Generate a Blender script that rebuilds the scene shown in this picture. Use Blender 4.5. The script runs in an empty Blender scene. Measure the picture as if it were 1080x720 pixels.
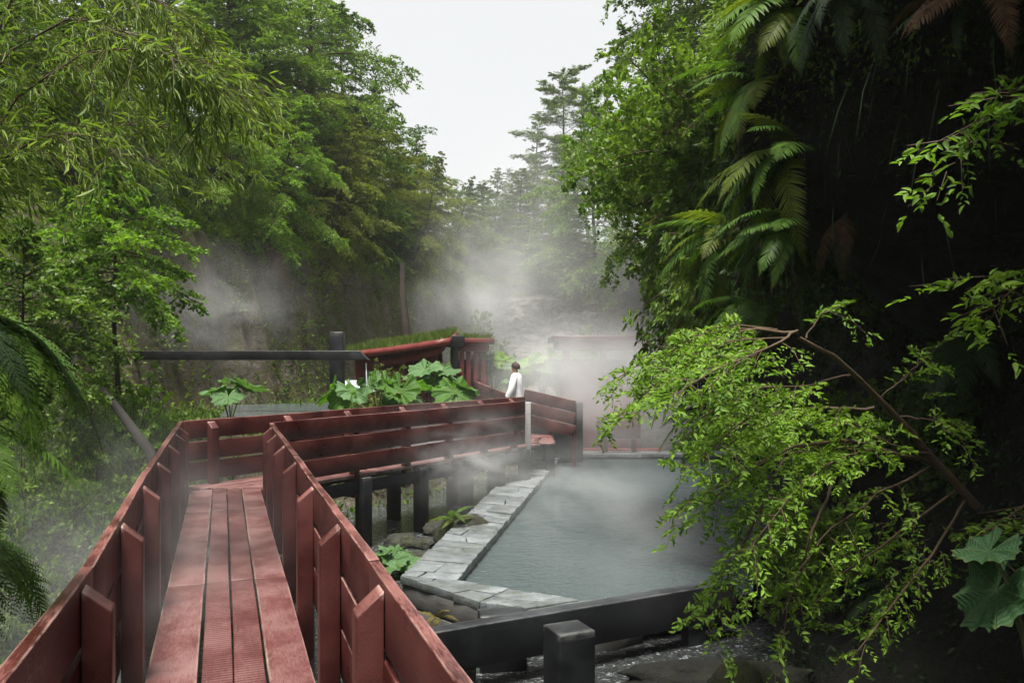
import bpy, math, random
import numpy as np
from mathutils import Matrix, Vector

# ------------------------------------------------------------------ camera, light, exposure
SC = bpy.context.scene
COL = SC.collection
F = 850.0          # focal length in photo pixels (1080 wide)
EYE = 1.65
HOR = 375.0        # horizon row of the photo
cam = bpy.data.cameras.new("camera")
cam.sensor_width = 36.0
cam.lens = F / 1080 * 36.0
cam.shift_y = 15 / 1080
cam.clip_start = 0.05
cam.clip_end = 1000
camo = bpy.data.objects.new("camera", cam)
camo.location = (0, 0, EYE)
camo.rotation_euler = (math.radians(90), 0, 0)
COL.objects.link(camo)
SC.camera = camo

SUN_DIR = Vector((-0.08, -0.24, 0.96)).normalized()      # towards the sun
wd = bpy.data.worlds.new("World")
SC.world = wd
wd.use_nodes = True
wn, wl = wd.node_tree.nodes, wd.node_tree.links
wn.clear()
sky = wn.new("ShaderNodeTexSky")
sky.sky_type = 'NISHITA'
sky.sun_disc = False
sky.sun_elevation = math.asin(SUN_DIR.z)
sky.sun_rotation = math.atan2(SUN_DIR.x, SUN_DIR.y)
sky.air_density = 1.0
sky.dust_density = 3.0
SKY_STRENGTH = 0.0515
hsv = wn.new("ShaderNodeHueSaturation")
hsv.inputs['Saturation'].default_value = 0.12
cloudmix = wn.new("ShaderNodeMixRGB")                    # cloud layer over the clear sky
cloudmix.inputs[0].default_value = 0.85
cloudmix.inputs[2].default_value = (6.9, 7.0, 7.1, 1)
bg = wn.new("ShaderNodeBackground")
bg.inputs['Strength'].default_value = SKY_STRENGTH
wo = wn.new("ShaderNodeOutputWorld")
wl.new(sky.outputs[0], hsv.inputs['Color'])
wl.new(hsv.outputs[0], cloudmix.inputs[1])
wl.new(cloudmix.outputs[0], bg.inputs[0])
wl.new(bg.outputs[0], wo.inputs[0])

sl = bpy.data.lights.new("sun", 'SUN')
sl.energy = 3.8
sl.angle = math.radians(18)
sl.color = (1.0, 0.96, 0.88)
so = bpy.data.objects.new("sun", sl)
so.rotation_euler = (-SUN_DIR).to_track_quat('-Z', 'Y').to_euler()
so.location = (0, 0, 40)
COL.objects.link(so)

SC.view_settings.view_transform = 'Standard'
SC.view_settings.look = 'None'
SC.view_settings.exposure = 1.42
SC.view_settings.gamma = 1.0
SC.view_settings.use_curve_mapping = False
SC.render.engine = 'CYCLES'
cy = SC.cycles
cy.use_denoising = True
cy.use_adaptive_sampling = True
cy.adaptive_threshold = 0.015
cy.max_bounces = 6
cy.diffuse_bounces = 3
cy.glossy_bounces = 2
cy.transmission_bounces = 3
cy.volume_bounces = 1
cy.transparent_max_bounces = 8
cy.volume_max_steps = 128
cy.volume_step_rate = 1.5
cy.caustics_reflective = False
cy.caustics_refractive = False

# ------------------------------------------------------------------ helpers
def P(px, py, Y):
    return np.array(((px - 540) / F * Y, Y, EYE + (HOR - py) / F * Y))

def norm(v):
    v = np.asarray(v, float)
    return v / np.maximum(np.linalg.norm(v, axis=-1, keepdims=True), 1e-9)

def sstep(a, b, x):
    t = np.clip((x - a) / (b - a), 0, 1)
    return t * t * (3 - 2 * t)

_tab = np.random.RandomState(5).rand(256, 256)
def vnoise(x, y):
    x = np.asarray(x, float); y = np.asarray(y, float)
    xi = np.floor(x).astype(int); yi = np.floor(y).astype(int)
    fx = x - xi; fy = y - yi
    fx = fx * fx * (3 - 2 * fx); fy = fy * fy * (3 - 2 * fy)
    g = lambda i, j: _tab[i % 256, j % 256]
    return (g(xi, yi) * (1 - fx) + g(xi + 1, yi) * fx) * (1 - fy) + (g(xi, yi + 1) * (1 - fx) + g(xi + 1, yi + 1) * fx) * fy
def fbm(x, y, o=4):
    s = 0; a = 0.5
    for k in range(o):
        s = s + a * (vnoise(np.asarray(x) * 2 ** k + 17 * k, np.asarray(y) * 2 ** k + 31 * k) - 0.5)
        a *= 0.5
    return s * 2        # about -1..1

def mesh_np(name, V, polys, mats=(), smooth=False):
    """polys: list of int arrays (M,k)"""
    me = bpy.data.meshes.new(name)
    V = np.ascontiguousarray(np.asarray(V, np.float32).reshape(-1, 3))
    me.vertices.add(len(V))
    me.vertices.foreach_set("co", V.ravel())
    idx = np.concatenate([np.asarray(p, np.int32).ravel() for p in polys])
    tot = np.concatenate([np.full(len(p), np.asarray(p).shape[1], np.int32) for p in polys])
    st = np.concatenate(([0], np.cumsum(tot)[:-1])).astype(np.int32)
    me.loops.add(len(idx))
    me.loops.foreach_set("vertex_index", idx)
    me.polygons.add(len(tot))
    me.polygons.foreach_set("loop_start", st)
    me.polygons.foreach_set("loop_total", tot)
    if smooth:
        me.polygons.foreach_set("use_smooth", np.ones(len(tot), bool))
    me.update(calc_edges=True)
    for m in mats:
        me.materials.append(m)
    return me

class Geo:
    def __init__(s):
        s.V = []; s.P = {}; s.n = 0
    def add(s, V, *polys):
        V = np.asarray(V, float).reshape(-1, 3)
        for p in polys:
            p = np.asarray(p, int)
            if len(p):
                s.P.setdefault(p.shape[1], []).append(p + s.n)
        s.V.append(V); s.n += len(V)
        return s
    def box(s, lo, hi):
        x0, y0, z0 = lo; x1, y1, z1 = hi
        V = [(x, y, z) for z in (z0, z1) for y in (y0, y1) for x in (x0, x1)]
        return s.add(V, [(0, 2, 3, 1), (4, 5, 7, 6), (0, 1, 5, 4), (2, 6, 7, 3), (0, 4, 6, 2), (1, 3, 7, 5)])
    def prism(s, poly, z0, z1):
        k = len(poly)
        V = [(p[0], p[1], z0) for p in poly] + [(p[0], p[1], z1) for p in poly]
        side = [(i, (i + 1) % k, k + (i + 1) % k, k + i) for i in range(k)]
        s.add(V, side, [tuple(range(k, 2 * k))], [tuple(range(k - 1, -1, -1))])
        return s
    def tube(s, pts, rad, seg=6):
        V, F4 = tube(pts, rad, seg)
        return s.add(V, F4)
    def mesh(s, name, mats=(), smooth=False):
        return mesh_np(name, np.concatenate(s.V), [np.concatenate(v) for v in s.P.values()], mats, smooth)

def tube(pts, rad, seg=6):
    pts = np.asarray(pts, float); n = len(pts)
    rad = np.broadcast_to(np.asarray(rad, float), (n,))
    t = np.gradient(pts, axis=0); t = norm(t)
    ref = np.array((0.31, 0.17, 0.93)) if abs(t[0] @ np.array((0.31, 0.17, 0.93))) < 0.9 else np.array((1., 0, 0))
    a = norm(np.cross(t, ref)); b = np.cross(t, a)
    th = np.linspace(0, 2 * np.pi, seg, endpoint=False)
    V = pts[:, None] + rad[:, None, None] * (a[:, None] * np.cos(th)[None, :, None] + b[:, None] * np.sin(th)[None, :, None])
    i = np.arange(n - 1)[:, None]; j = np.arange(seg)[None]
    q = np.stack([i * seg + j, i * seg + (j + 1) % seg, (i + 1) * seg + (j + 1) % seg, (i + 1) * seg + j], -1).reshape(-1, 4)
    return V.reshape(-1, 3), q

def tag(o, label=None, cat=None, group=None, kind=None):
    if label: o['label'] = label
    if cat: o['category'] = cat
    if group: o['group'] = group
    if kind: o['kind'] = kind
    return o

_M = {}
def thing(name, label, cat, loc=(0, 0, 0), rotz=0.0, group=None, scale=1.0, rot=None):
    o = bpy.data.objects.new(name, None)
    o.empty_display_size = 0.1
    COL.objects.link(o)
    M = Matrix.Translation(Vector(loc)) @ (rot.to_4x4() if rot is not None else Matrix.Rotation(rotz, 4, 'Z')) @ Matrix.Diagonal((scale, scale, scale, 1))
    o.matrix_basis = M
    _M[o.name] = M
    return tag(o, label, cat, group)

def part(name, me, parent=None, M=None, local=False):
    """M is a world matrix unless local"""
    o = bpy.data.objects.new(name, me)
    COL.objects.link(o)
    M = Matrix.Identity(4) if M is None else M
    if parent is not None:
        o.parent = parent
        PM = _M.get(parent.name, Matrix.Identity(4))
        o.matrix_basis = M if local else PM.inverted() @ M
        _M[o.name] = PM @ o.matrix_basis
    else:
        o.matrix_basis = M
        _M[o.name] = M
    return o

def solo(name, me, label, cat, group=None, kind=None, M=None):
    return tag(part(name, me, None, M), label, cat, group, kind)

def structure(name, me, label, M=None):
    o = part(name, me, None, M)
    o['kind'] = 'structure'; o['label'] = label
    return o

def bevel(o, w=0.006, seg=2):
    m = o.modifiers.new("bevel", 'BEVEL'); m.width = w; m.segments = seg; m.limit_method = 'ANGLE'
    return o

def frame(p0, p1, up=(0, 0, 1)):
    p0 = np.asarray(p0, float); p1 = np.asarray(p1, float)
    x = norm(p1 - p0); y = norm(np.cross(up, x)); z = np.cross(x, y)
    c = (p0 + p1) / 2
    return Matrix(((x[0], y[0], z[0], c[0]), (x[1], y[1], z[1], c[1]), (x[2], y[2], z[2], c[2]), (0, 0, 0, 1)))

RB = np.random.RandomState(11)
def board(name, p0, p1, h, t, mat, parent, wob=0.004, bev=0.005, ends=(0, 0)):
    """a sawn board: length p0->p1 (centre line), height h, thickness t, slightly bowed"""
    L = float(np.linalg.norm(np.asarray(p1, float) - np.asarray(p0, float)))
    n = max(2, int(L / 0.35) + 1)
    xs = np.linspace(-L / 2 + ends[0], L / 2 - ends[1], n)
    oy = np.cumsum(RB.randn(n)) * wob * 0.5; oy -= np.linspace(oy[0], oy[-1], n)
    oz = np.cumsum(RB.randn(n)) * wob * 0.4; oz -= np.linspace(oz[0], oz[-1], n)
    V = []
    for i in range(n):
        e = RB.randn(4) * wob * 0.25
        V += [(xs[i], -t / 2 + oy[i], -h / 2 + oz[i] + e[0]), (xs[i], t / 2 + oy[i], -h / 2 + oz[i] + e[1]),
              (xs[i], t / 2 + oy[i], h / 2 + oz[i] + e[2]), (xs[i], -t / 2 + oy[i], h / 2 + oz[i] + e[3])]
    f = []
    for i in range(n - 1):
        a, b = 4 * i, 4 * i + 4
        for k in range(4):
            f.append((a + k, b + k, b + (k + 1) % 4, a + (k + 1) % 4)[::-1])
    f.append((0, 1, 2, 3)[::-1]); f.append(tuple(4 * (n - 1) + k for k in (0, 1, 2, 3)))
    me = Geo().add(V, f).mesh(name, [mat])
    o = part(name, me, parent, frame(p0, p1))
    return bevel(o, bev, 2)

# ------------------------------------------------------------------ materials
def mat(name):
    m = bpy.data.materials.new(name); m.use_nodes = True
    nt = m.node_tree; nt.nodes.clear()
    out = nt.nodes.new("ShaderNodeOutputMaterial")
    return m, nt.nodes, nt.links, out

class N:
    """tiny node helper"""
    def __init__(s, name):
        s.m, s.n, s.l, s.out = mat(name)
    def new(s, t, **kw):
        nd = s.n.new(t)
        for k, v in kw.items():
            if k in nd.inputs.keys() if not k.startswith('_') else False:
                s.set(nd.inputs[k], v)
            else:
                setattr(nd, k.lstrip('_'), v)
        return nd
    def set(s, sock, v):
        if isinstance(v, bpy.types.NodeSocket): s.l.new(v, sock)
        else:
            if isinstance(v, tuple) and len(v) == 3 and sock.type == 'RGBA': v = v + (1,)
            if isinstance(v, (int, float)) and sock.type == 'RGBA': v = (v, v, v, 1)
            sock.default_value = v
    def noise(s, vec, scale, detail=4, rough=0.55, dist=0.0):
        nd = s.new("ShaderNodeTexNoise", Scale=scale, Detail=detail, Roughness=rough, Distortion=dist)
        if vec is not None: s.l.new(vec, nd.inputs['Vector'])
        return nd.outputs['Fac']
    def mapping(s, vec, scale):
        nd = s.new("ShaderNodeMapping"); nd.inputs['Scale'].default_value = scale
        s.l.new(vec, nd.inputs['Vector']); return nd.outputs[0]
    def ramp(s, fac, stops):
        nd = s.n.new("ShaderNodeValToRGB")
        el = nd.color_ramp.elements
        while len(el) < len(stops): el.new(0.5)
        for e, (p, c) in zip(el, stops):
            e.position = p; e.color = (c if isinstance(c, tuple) else (c, c, c)) + (1,)
        s.set(nd.inputs[0], fac); return nd.outputs[0]
    def mix(s, fac, a, b, mode='MIX'):
        nd = s.n.new("ShaderNodeMixRGB"); nd.blend_type = mode
        s.set(nd.inputs[0], fac); s.set(nd.inputs[1], a); s.set(nd.inputs[2], b); return nd.outputs[0]
    def math(s, op, a, b=0.0):
        nd = s.n.new("ShaderNodeMath"); nd.operation = op
        s.set(nd.inputs[0], a); s.set(nd.inputs[1], b); return nd.outputs[0]
    def coord(s, k='Object'):
        return s.n.new("ShaderNodeTexCoord").outputs[k]
    def up(s):
        g = s.n.new("ShaderNodeNewGeometry"); x = s.n.new("ShaderNodeSeparateXYZ")
        s.l.new(g.outputs['Normal'], x.inputs[0]); return x.outputs['Z']
    def bump(s, h, strength=0.3, dist=0.01):
        nd = s.new("ShaderNodeBump", Strength=strength, Distance=dist); s.l.new(h, nd.inputs['Height']); return nd.outputs[0]
    def principled(s, col, rough=0.6, spec=0.4, nrm=None, **kw):
        b = s.n.new("ShaderNodeBsdfPrincipled")
        s.set(b.inputs['Base Color'], col); s.set(b.inputs['Roughness'], rough)
        s.set(b.inputs['Specular IOR Level'], spec)
        for k, v in kw.items(): s.set(b.inputs[k], v)
        if nrm is not None: s.l.new(nrm, b.inputs['Normal'])
        return b.outputs[0]
    def done(s, sh):
        s.l.new(sh, s.out.inputs['Surface']); return s.m

def wood_mat(name, dark, mid, worn, rough=0.5, wear=0.6, groove=False, spec=0.4, edge=None, ecol=(0.38, 0.25, 0.22)):
    k = N(name); c = k.coord()
    oi = k.n.new("ShaderNodeObjectInfo")
    va = k.n.new("ShaderNodeVectorMath"); va.operation = 'ADD'
    sc = k.n.new("ShaderNodeVectorMath"); sc.operation = 'SCALE'; sc.inputs['Scale'].default_value = 9.0
    cv = k.n.new("ShaderNodeCombineXYZ")
    for q in range(3): k.l.new(oi.outputs['Random'], cv.inputs[q])
    k.l.new(cv.outputs[0], sc.inputs[0]); k.l.new(c, va.inputs[0]); k.l.new(sc.outputs[0], va.inputs[1])
    v = va.outputs[0]
    grain = k.noise(k.mapping(v, (1.2, 28, 28)), 3.0, 5, 0.6, 0.4)
    blot = k.noise(v, 2.2, 5, 0.6)
    fine = k.noise(k.mapping(v, (3, 40, 40)), 6.0, 3, 0.7)
    col = k.mix(k.ramp(k.mix(0.5, grain, blot), [(0.40, 0.0), (0.62, 1.0)]), dark, mid)
    streak = k.ramp(k.noise(k.mapping(v, (0.7, 14, 14)), 2.0, 6, 0.7, 0.8), [(0.56, 0.0), (0.66, 1.0)])
    col = k.mix(k.math('MULTIPLY', streak, 0.55), col, tuple(x * 0.45 for x in dark))
    # weathering: paint worn thin where rain and hands reach, in patches
    wmask = k.math('MULTIPLY', k.ramp(k.mix(0.45, blot, fine), [(0.45, 0.0), (0.58, 1.0)]), wear)
    upm = k.ramp(k.up(), [(0.55, 0.28), (0.9, 1.0)])
    col = k.mix(k.math('MULTIPLY', wmask, upm), col, worn)
    col = k.mix(k.math('MULTIPLY', oi.outputs['Random'], 0.3), col, dark)
    if edge:
        sx = k.n.new("ShaderNodeSeparateXYZ"); k.l.new(k.coord('Generated'), sx.inputs[0])
        ey = k.math('MULTIPLY', k.math('ABSOLUTE', k.math('SUBTRACT', sx.outputs['Y'], 0.5)), 2.0)
        ez = k.math('MULTIPLY', k.math('ABSOLUTE', k.math('SUBTRACT', sx.outputs['Z'], 0.5)), 2.0)
        if edge == 'deck':
            em = k.math('MULTIPLY', k.ramp(ey, [(0.86, 0.0), (0.97, 1.0)]), k.ramp(k.noise(k.mapping(v, (1.5, 6, 6)), 2.5, 5, 0.7), [(0.42, 0.0), (0.58, 1.0)]))
        else:
            em = k.math('MULTIPLY', k.math('MULTIPLY', k.ramp(ey, [(0.55, 0.0), (0.9, 1.0)]), k.ramp(ez, [(0.93, 0.0), (0.98, 1.0)])), k.ramp(k.noise(k.mapping(v, (2.5, 9, 9)), 3.0, 5, 0.7), [(0.40, 0.0), (0.55, 1.0)]))
        col = k.mix(k.math('MULTIPLY', em, 0.75), col, (0.34, 0.27, 0.22) if edge == 'deck' else ecol)
    h = k.math('ADD', k.math('MULTIPLY', grain, 0.6), k.math('MULTIPLY', fine, 0.4))
    if groove:
        w = k.new("ShaderNodeTexWave", Scale=9.5, Distortion=0.25, Detail=1.0)
        w.bands_direction = 'X'
        k.l.new(c, w.inputs['Vector'])
        g = k.ramp(w.outputs['Fac'], [(0.05, 0.0), (0.35, 1.0)])
        col = k.mix(k.math('MULTIPLY', k.math('SUBTRACT', 1.0, g), 0.85), col, tuple(x * 0.3 for x in dark))
        h = k.math('ADD', h, k.math('MULTIPLY', g, 1.6))
    r = k.ramp(blot, [(0.3, rough - 0.12), (0.7, rough + 0.15)])
    return k.done(k.principled(col, r, spec, k.bump(h, 0.4, 0.006)))

M_RED = wood_mat("red_paint", (0.030, 0.0045, 0.004), (0.066, 0.010, 0.0085), (0.25, 0.105, 0.092), 0.36, 0.9, edge='rail')
M_HUT = wood_mat("hut_red", (0.10, 0.012, 0.010), (0.19, 0.026, 0.021), (0.28, 0.12, 0.10), 0.5, 0.5)
M_DECK = wood_mat("red_deck", (0.088, 0.026, 0.025), (0.142, 0.050, 0.049), (0.20, 0.115, 0.108), 0.36, 0.8, edge='deck')
M_DECKG = wood_mat("red_deck_grooved", (0.082, 0.022, 0.021), (0.135, 0.045, 0.043), (0.19, 0.095, 0.088), 0.4, 0.65, groove=True)
M_BLACK = wood_mat("black_wood", (0.0025, 0.0028, 0.0032), (0.007, 0.0076, 0.0085), (0.045, 0.05, 0.056), 0.4, 0.9, spec=0.35, edge='rail', ecol=(0.09, 0.092, 0.09))
M_GREYW = wood_mat("grey_wood", (0.05, 0.048, 0.045), (0.13, 0.125, 0.12), (0.25, 0.24, 0.23), 0.7, 0.5)
M_WETDARK = wood_mat("wet_dark_wood", (0.003, 0.003, 0.003), (0.008, 0.0075, 0.007), (0.02, 0.02, 0.02), 0.5, 0.5, spec=0.2)
M_PALE = wood_mat("pale_wood", (0.26, 0.25, 0.25), (0.42, 0.41, 0.41), (0.5, 0.5, 0.5), 0.6, 0.3)
M_BARK = wood_mat("bark", (0.018, 0.014, 0.011), (0.06, 0.048, 0.036), (0.09, 0.08, 0.06), 0.85, 0.4)
M_DARKBARK = wood_mat("dark_bark", (0.008, 0.007, 0.006), (0.02, 0.017, 0.014), (0.04, 0.036, 0.03), 0.85, 0.4)
M_TWIG = wood_mat("twig", (0.045, 0.028, 0.016), (0.11, 0.072, 0.042), (0.14, 0.1, 0.07), 0.8, 0.2)

def leaf_mat(name, a, b, c=None, trans=0.35, rough=0.5, spec=0.22):
    """leaf to leaf variation only (age of the leaf), plus tree to tree"""
    k = N(name)
    g = k.n.new("ShaderNodeNewGeometry"); oi = k.n.new("ShaderNodeObjectInfo")
    c = c or tuple((x + y) / 2 for x, y in zip(a, b))
    big = k.noise(k.coord(), 0.9, 3, 0.6)
    fac = k.mix(0.45, g.outputs['Random Per Island'], k.ramp(big, [(0.36, 0.0), (0.64, 1.0)]))
    col = k.ramp(fac, [(0.1, a), (0.5, c), (0.9, b)])
    col = k.mix(1.0, col, k.ramp(oi.outputs['Random'], [(0.0, (0.8, 0.8, 0.85)), (1.0, (1.12, 1.05, 0.95))]), 'MULTIPLY')
    p = k.principled(col, rough, spec)
    t = k.n.new("ShaderNodeBsdfTranslucent")
    k.l.new(k.mix(1.0, col, (1.25, 1.35, 0.55), 'MULTIPLY'), t.inputs['Color'])
    mx = k.n.new("ShaderNodeMixShader"); mx.inputs[0].default_value = trans
    k.l.new(p, mx.inputs[1]); k.l.new(t.outputs[0], mx.inputs[2])
    return k.done(mx.outputs[0])

L_MID = leaf_mat("leaf_mid", (0.055, 0.11, 0.018), (0.20, 0.32, 0.05))
L_DARK = leaf_mat("leaf_dark", (0.028, 0.060, 0.017), (0.10, 0.175, 0.042))
L_FRESH = leaf_mat("leaf_fresh", (0.067, 0.149, 0.020), (0.223, 0.378, 0.047), trans=0.42)
L_YEL = leaf_mat("leaf_yellow_green", (0.072, 0.102, 0.017), (0.216, 0.264, 0.042), trans=0.4)
L_OLIVE = leaf_mat("leaf_olive", (0.06, 0.085, 0.018), (0.19, 0.235, 0.045))
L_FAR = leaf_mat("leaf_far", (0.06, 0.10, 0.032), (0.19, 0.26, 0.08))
L_BAMBOO = leaf_mat("leaf_bamboo", (0.065, 0.13, 0.02), (0.24, 0.34, 0.06), trans=0.4)
L_FERN = leaf_mat("fern_green", (0.037, 0.094, 0.015), (0.125, 0.237, 0.031), trans=0.4)
L_FERNY = leaf_mat("fern_yellow", (0.08, 0.13, 0.015), (0.20, 0.25, 0.03), trans=0.5)
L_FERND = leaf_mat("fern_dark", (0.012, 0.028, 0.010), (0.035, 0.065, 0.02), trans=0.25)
L_DEAD = leaf_mat("fern_dead", (0.045, 0.026, 0.014), (0.14, 0.085, 0.05), trans=0.2, rough=0.8)
def gun_mat(name, a, b, vein, trans):
    k = N(name); c = k.coord()
    sx = k.n.new("ShaderNodeSeparateXYZ"); k.l.new(c, sx.inputs[0])
    th = k.math('ARCTAN2', sx.outputs['Y'], sx.outputs['X'])
    ln = k.n.new("ShaderNodeVectorMath"); ln.operation = 'LENGTH'; k.l.new(c, ln.inputs[0])
    r = ln.outputs['Value']
    main = k.math('MULTIPLY', k.math('ABSOLUTE', k.math('SINE', k.math('MULTIPLY', th, 3.5))), r)
    fine = k.math('ABSOLUTE', k.math('SINE', k.math('ADD', k.math('MULTIPLY', k.math('ABSOLUTE', k.math('SINE', k.math('MULTIPLY', th, 3.5))), 6.0), k.math('MULTIPLY', r, 55.0))))
    vm = k.ramp(main, [(0.012, 1.0), (0.035, 0.0)]); vf = k.ramp(fine, [(0.05, 0.6), (0.25, 0.0)])
    blot = k.noise(c, 9.0, 5, 0.65); oi = k.n.new("ShaderNodeObjectInfo")
    col = k.mix(k.math('MULTIPLY', oi.outputs['Random'], 0.5), k.ramp(blot, [(0.35, a), (0.65, b)]), tuple(x * 0.75 for x in a))
    col = k.mix(k.math('MAXIMUM', vm, k.math('MULTIPLY', vf, 0.6)), col, vein)
    spot = k.ramp(k.noise(c, 22.0, 3, 0.6), [(0.66, 0.0), (0.72, 0.8)])
    col = k.mix(spot, col, (0.10, 0.075, 0.025))
    edge = k.ramp(k.math('ADD', r, k.math('MULTIPLY', blot, 0.08)), [(0.47, 0.0), (0.53, 0.5)])
    col = k.mix(edge, col, (0.14, 0.13, 0.04))
    h = k.math('ADD', k.math('MULTIPLY', k.math('SUBTRACT', 1.0, vm), 1.0), k.math('ADD', k.math('MULTIPLY', fine, 0.5), k.math('MULTIPLY', k.noise(c, 40.0, 3), 0.5)))
    p = k.principled(col, 0.5, 0.3, k.bump(h, 0.7, 0.012))
    t = k.n.new("ShaderNodeBsdfTranslucent"); k.l.new(k.mix(1.0, col, (1.25, 1.35, 0.55), 'MULTIPLY'), t.inputs['Color'])
    mx = k.n.new("ShaderNodeMixShader"); mx.inputs[0].default_value = trans
    k.l.new(p, mx.inputs[1]); k.l.new(t.outputs[0], mx.inputs[2])
    return k.done(mx.outputs[0])
L_GUN = gun_mat("gunnera_leaf", (0.06, 0.14, 0.045), (0.12, 0.23, 0.085), (0.17, 0.25, 0.10), 0.35)
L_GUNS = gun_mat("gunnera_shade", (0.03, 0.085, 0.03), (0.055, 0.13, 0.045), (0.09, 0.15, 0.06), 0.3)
L_GUND = gun_mat("gunnera_deep", (0.05, 0.14, 0.015), (0.10, 0.23, 0.03), (0.15, 0.24, 0.06), 0.45)
L_MOSS = leaf_mat("moss_gold", (0.05, 0.045, 0.012), (0.17, 0.14, 0.03), trans=0.2, rough=0.8)
L_GRASS = leaf_mat("grass", (0.05, 0.10, 0.015), (0.14, 0.21, 0.045), trans=0.35)
L_UNDER = leaf_mat("undergrowth_leaf", (0.03, 0.07, 0.014), (0.12, 0.20, 0.035), trans=0.35)

def rock_mat(name, dark, mid, pale, moss, mossamt=0.5, scale=1.0, crackamt=0.35):
    k = N(name); c = k.coord()
    warp = k.new("ShaderNodeTexNoise", Scale=1.1 * scale, Detail=6.0, Roughness=0.65)
    k.l.new(c, warp.inputs['Vector'])
    wv = k.n.new("ShaderNodeMixRGB"); wv.inputs[0].default_value = 0.5
    k.l.new(c, wv.inputs[1]); k.l.new(warp.outputs['Color'], wv.inputs[2])
    big = k.noise(c, 0.6 * scale, 6, 0.6)
    mid_n = k.noise(c, 3.0 * scale, 8, 0.7, 1.2)
    fine = k.noise(c, 14.0 * scale, 6, 0.7)
    streak = k.noise(k.mapping(wv.outputs[0], (3.0, 3.0, 0.5)), 2.0 * scale, 5, 0.6)
    strata = k.noise(k.mapping(wv.outputs[0], (0.5, 0.5, 5.0)), 1.6 * scale, 6, 0.65)
    vor = k.new("ShaderNodeTexVoronoi", Scale=2.6 * scale, Randomness=1.0); vor.feature = 'DISTANCE_TO_EDGE'
    k.l.new(k.mapping(wv.outputs[0], (1.0, 1.0, 2.2)), vor.inputs['Vector'])
    crack = k.ramp(k.math('ADD', vor.outputs['Distance'], k.math('MULTIPLY', k.math('SUBTRACT', fine, 0.5), 0.12)), [(0.0, 0.0), (0.07, 1.0)])
    col = k.ramp(k.mix(0.5, k.mix(0.5, big, mid_n), k.mix(0.5, strata, fine)), [(0.36, dark), (0.5, mid), (0.64, pale)])
    col = k.mix(k.math('MULTIPLY', k.math('SUBTRACT', 1.0, crack), crackamt), col, tuple(x * 0.4 for x in dark))
    col = k.mix(k.math('MULTIPLY', k.ramp(streak, [(0.5, 0.0), (0.65, 1.0)]), 0.6), col, tuple(x * 0.6 for x in dark))
    mm = k.math('MULTIPLY', k.ramp(k.mix(0.5, k.noise(c, 1.3 * scale, 5, 0.65), k.noise(c, 9.0 * scale, 3)), [(0.46, 0.0), (0.56, 1.0)]), mossamt)
    col = k.mix(mm, col, k.mix(fine, moss, tuple(x * 0.5 for x in moss)))
    h = k.math('ADD', k.math('MULTIPLY', crack, 0.25 * crackamt), k.math('ADD', k.math('MULTIPLY', mid_n, 0.9), k.math('ADD', k.math('MULTIPLY', strata, 0.6), k.math('MULTIPLY', fine, 0.3))))
    return k.done(k.principled(col, 0.8, 0.25, k.bump(h, 1.0, 0.16 / scale)))

M_CLIFF = rock_mat("cliff_rock", (0.04, 0.034, 0.026), (0.13, 0.112, 0.088), (0.27, 0.245, 0.205), (0.12, 0.125, 0.025), 0.75)
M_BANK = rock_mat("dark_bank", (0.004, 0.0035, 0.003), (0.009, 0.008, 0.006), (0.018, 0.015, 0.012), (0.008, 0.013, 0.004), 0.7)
M_ROCK = rock_mat("wet_rock", (0.02, 0.02, 0.02), (0.06, 0.058, 0.055), (0.14, 0.135, 0.13), (0.07, 0.085, 0.015), 0.55, 2.5)
M_MOSSROCK = rock_mat("mossy_rock", (0.012, 0.013, 0.009), (0.03, 0.032, 0.02), (0.06, 0.06, 0.04), (0.05, 0.056, 0.012), 0.9, 3.0)
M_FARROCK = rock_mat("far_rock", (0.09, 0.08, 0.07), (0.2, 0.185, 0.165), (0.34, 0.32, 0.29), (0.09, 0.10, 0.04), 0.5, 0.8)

def stone_mat():
    k = N("flagstone"); c = k.coord(); g = k.n.new("ShaderNodeNewGeometry")
    a = k.noise(c, 5.0, 6, 0.65); b = k.noise(c, 30.0, 4, 0.7)
    col = k.ramp(k.mix(0.4, a, b), [(0.3, (0.085, 0.098, 0.105)), (0.52, (0.17, 0.187, 0.197)), (0.72, (0.27, 0.288, 0.296))])
    col = k.mix(1.0, col, k.ramp(g.outputs['Random Per Island'], [(0, 0.72), (1, 1.1)]), 'MULTIPLY')
    stain = k.ramp(k.noise(c, 2.1, 4, 0.6), [(0.48, 0.0), (0.66, 0.75)])
    col = k.mix(stain, col, (0.055, 0.06, 0.052))
    ms = k.ramp(k.mix(0.5, k.noise(c, 3.3, 5, 0.65), k.noise(c, 17.0, 4, 0.6)), [(0.56, 0.0), (0.63, 0.6)])
    col = k.mix(ms, col, (0.075, 0.085, 0.03))
    return k.done(k.principled(col, k.ramp(a, [(0.3, 0.22), (0.7, 0.5)]), 0.5, k.bump(k.math('ADD', a, k.math('MULTIPLY', b, 0.4)), 0.6, 0.02)))
M_STONE = stone_mat()

def flat_mat(name, col, rough=0.6, spec=0.4):
    k = N(name); c = k.coord()
    v = k.ramp(k.noise(c, 6.0, 5, 0.6), [(0.3, tuple(x * 0.8 for x in col)), (0.7, tuple(min(1, x * 1.15) for x in col))])
    return k.done(k.principled(v, rough, spec))

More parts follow.
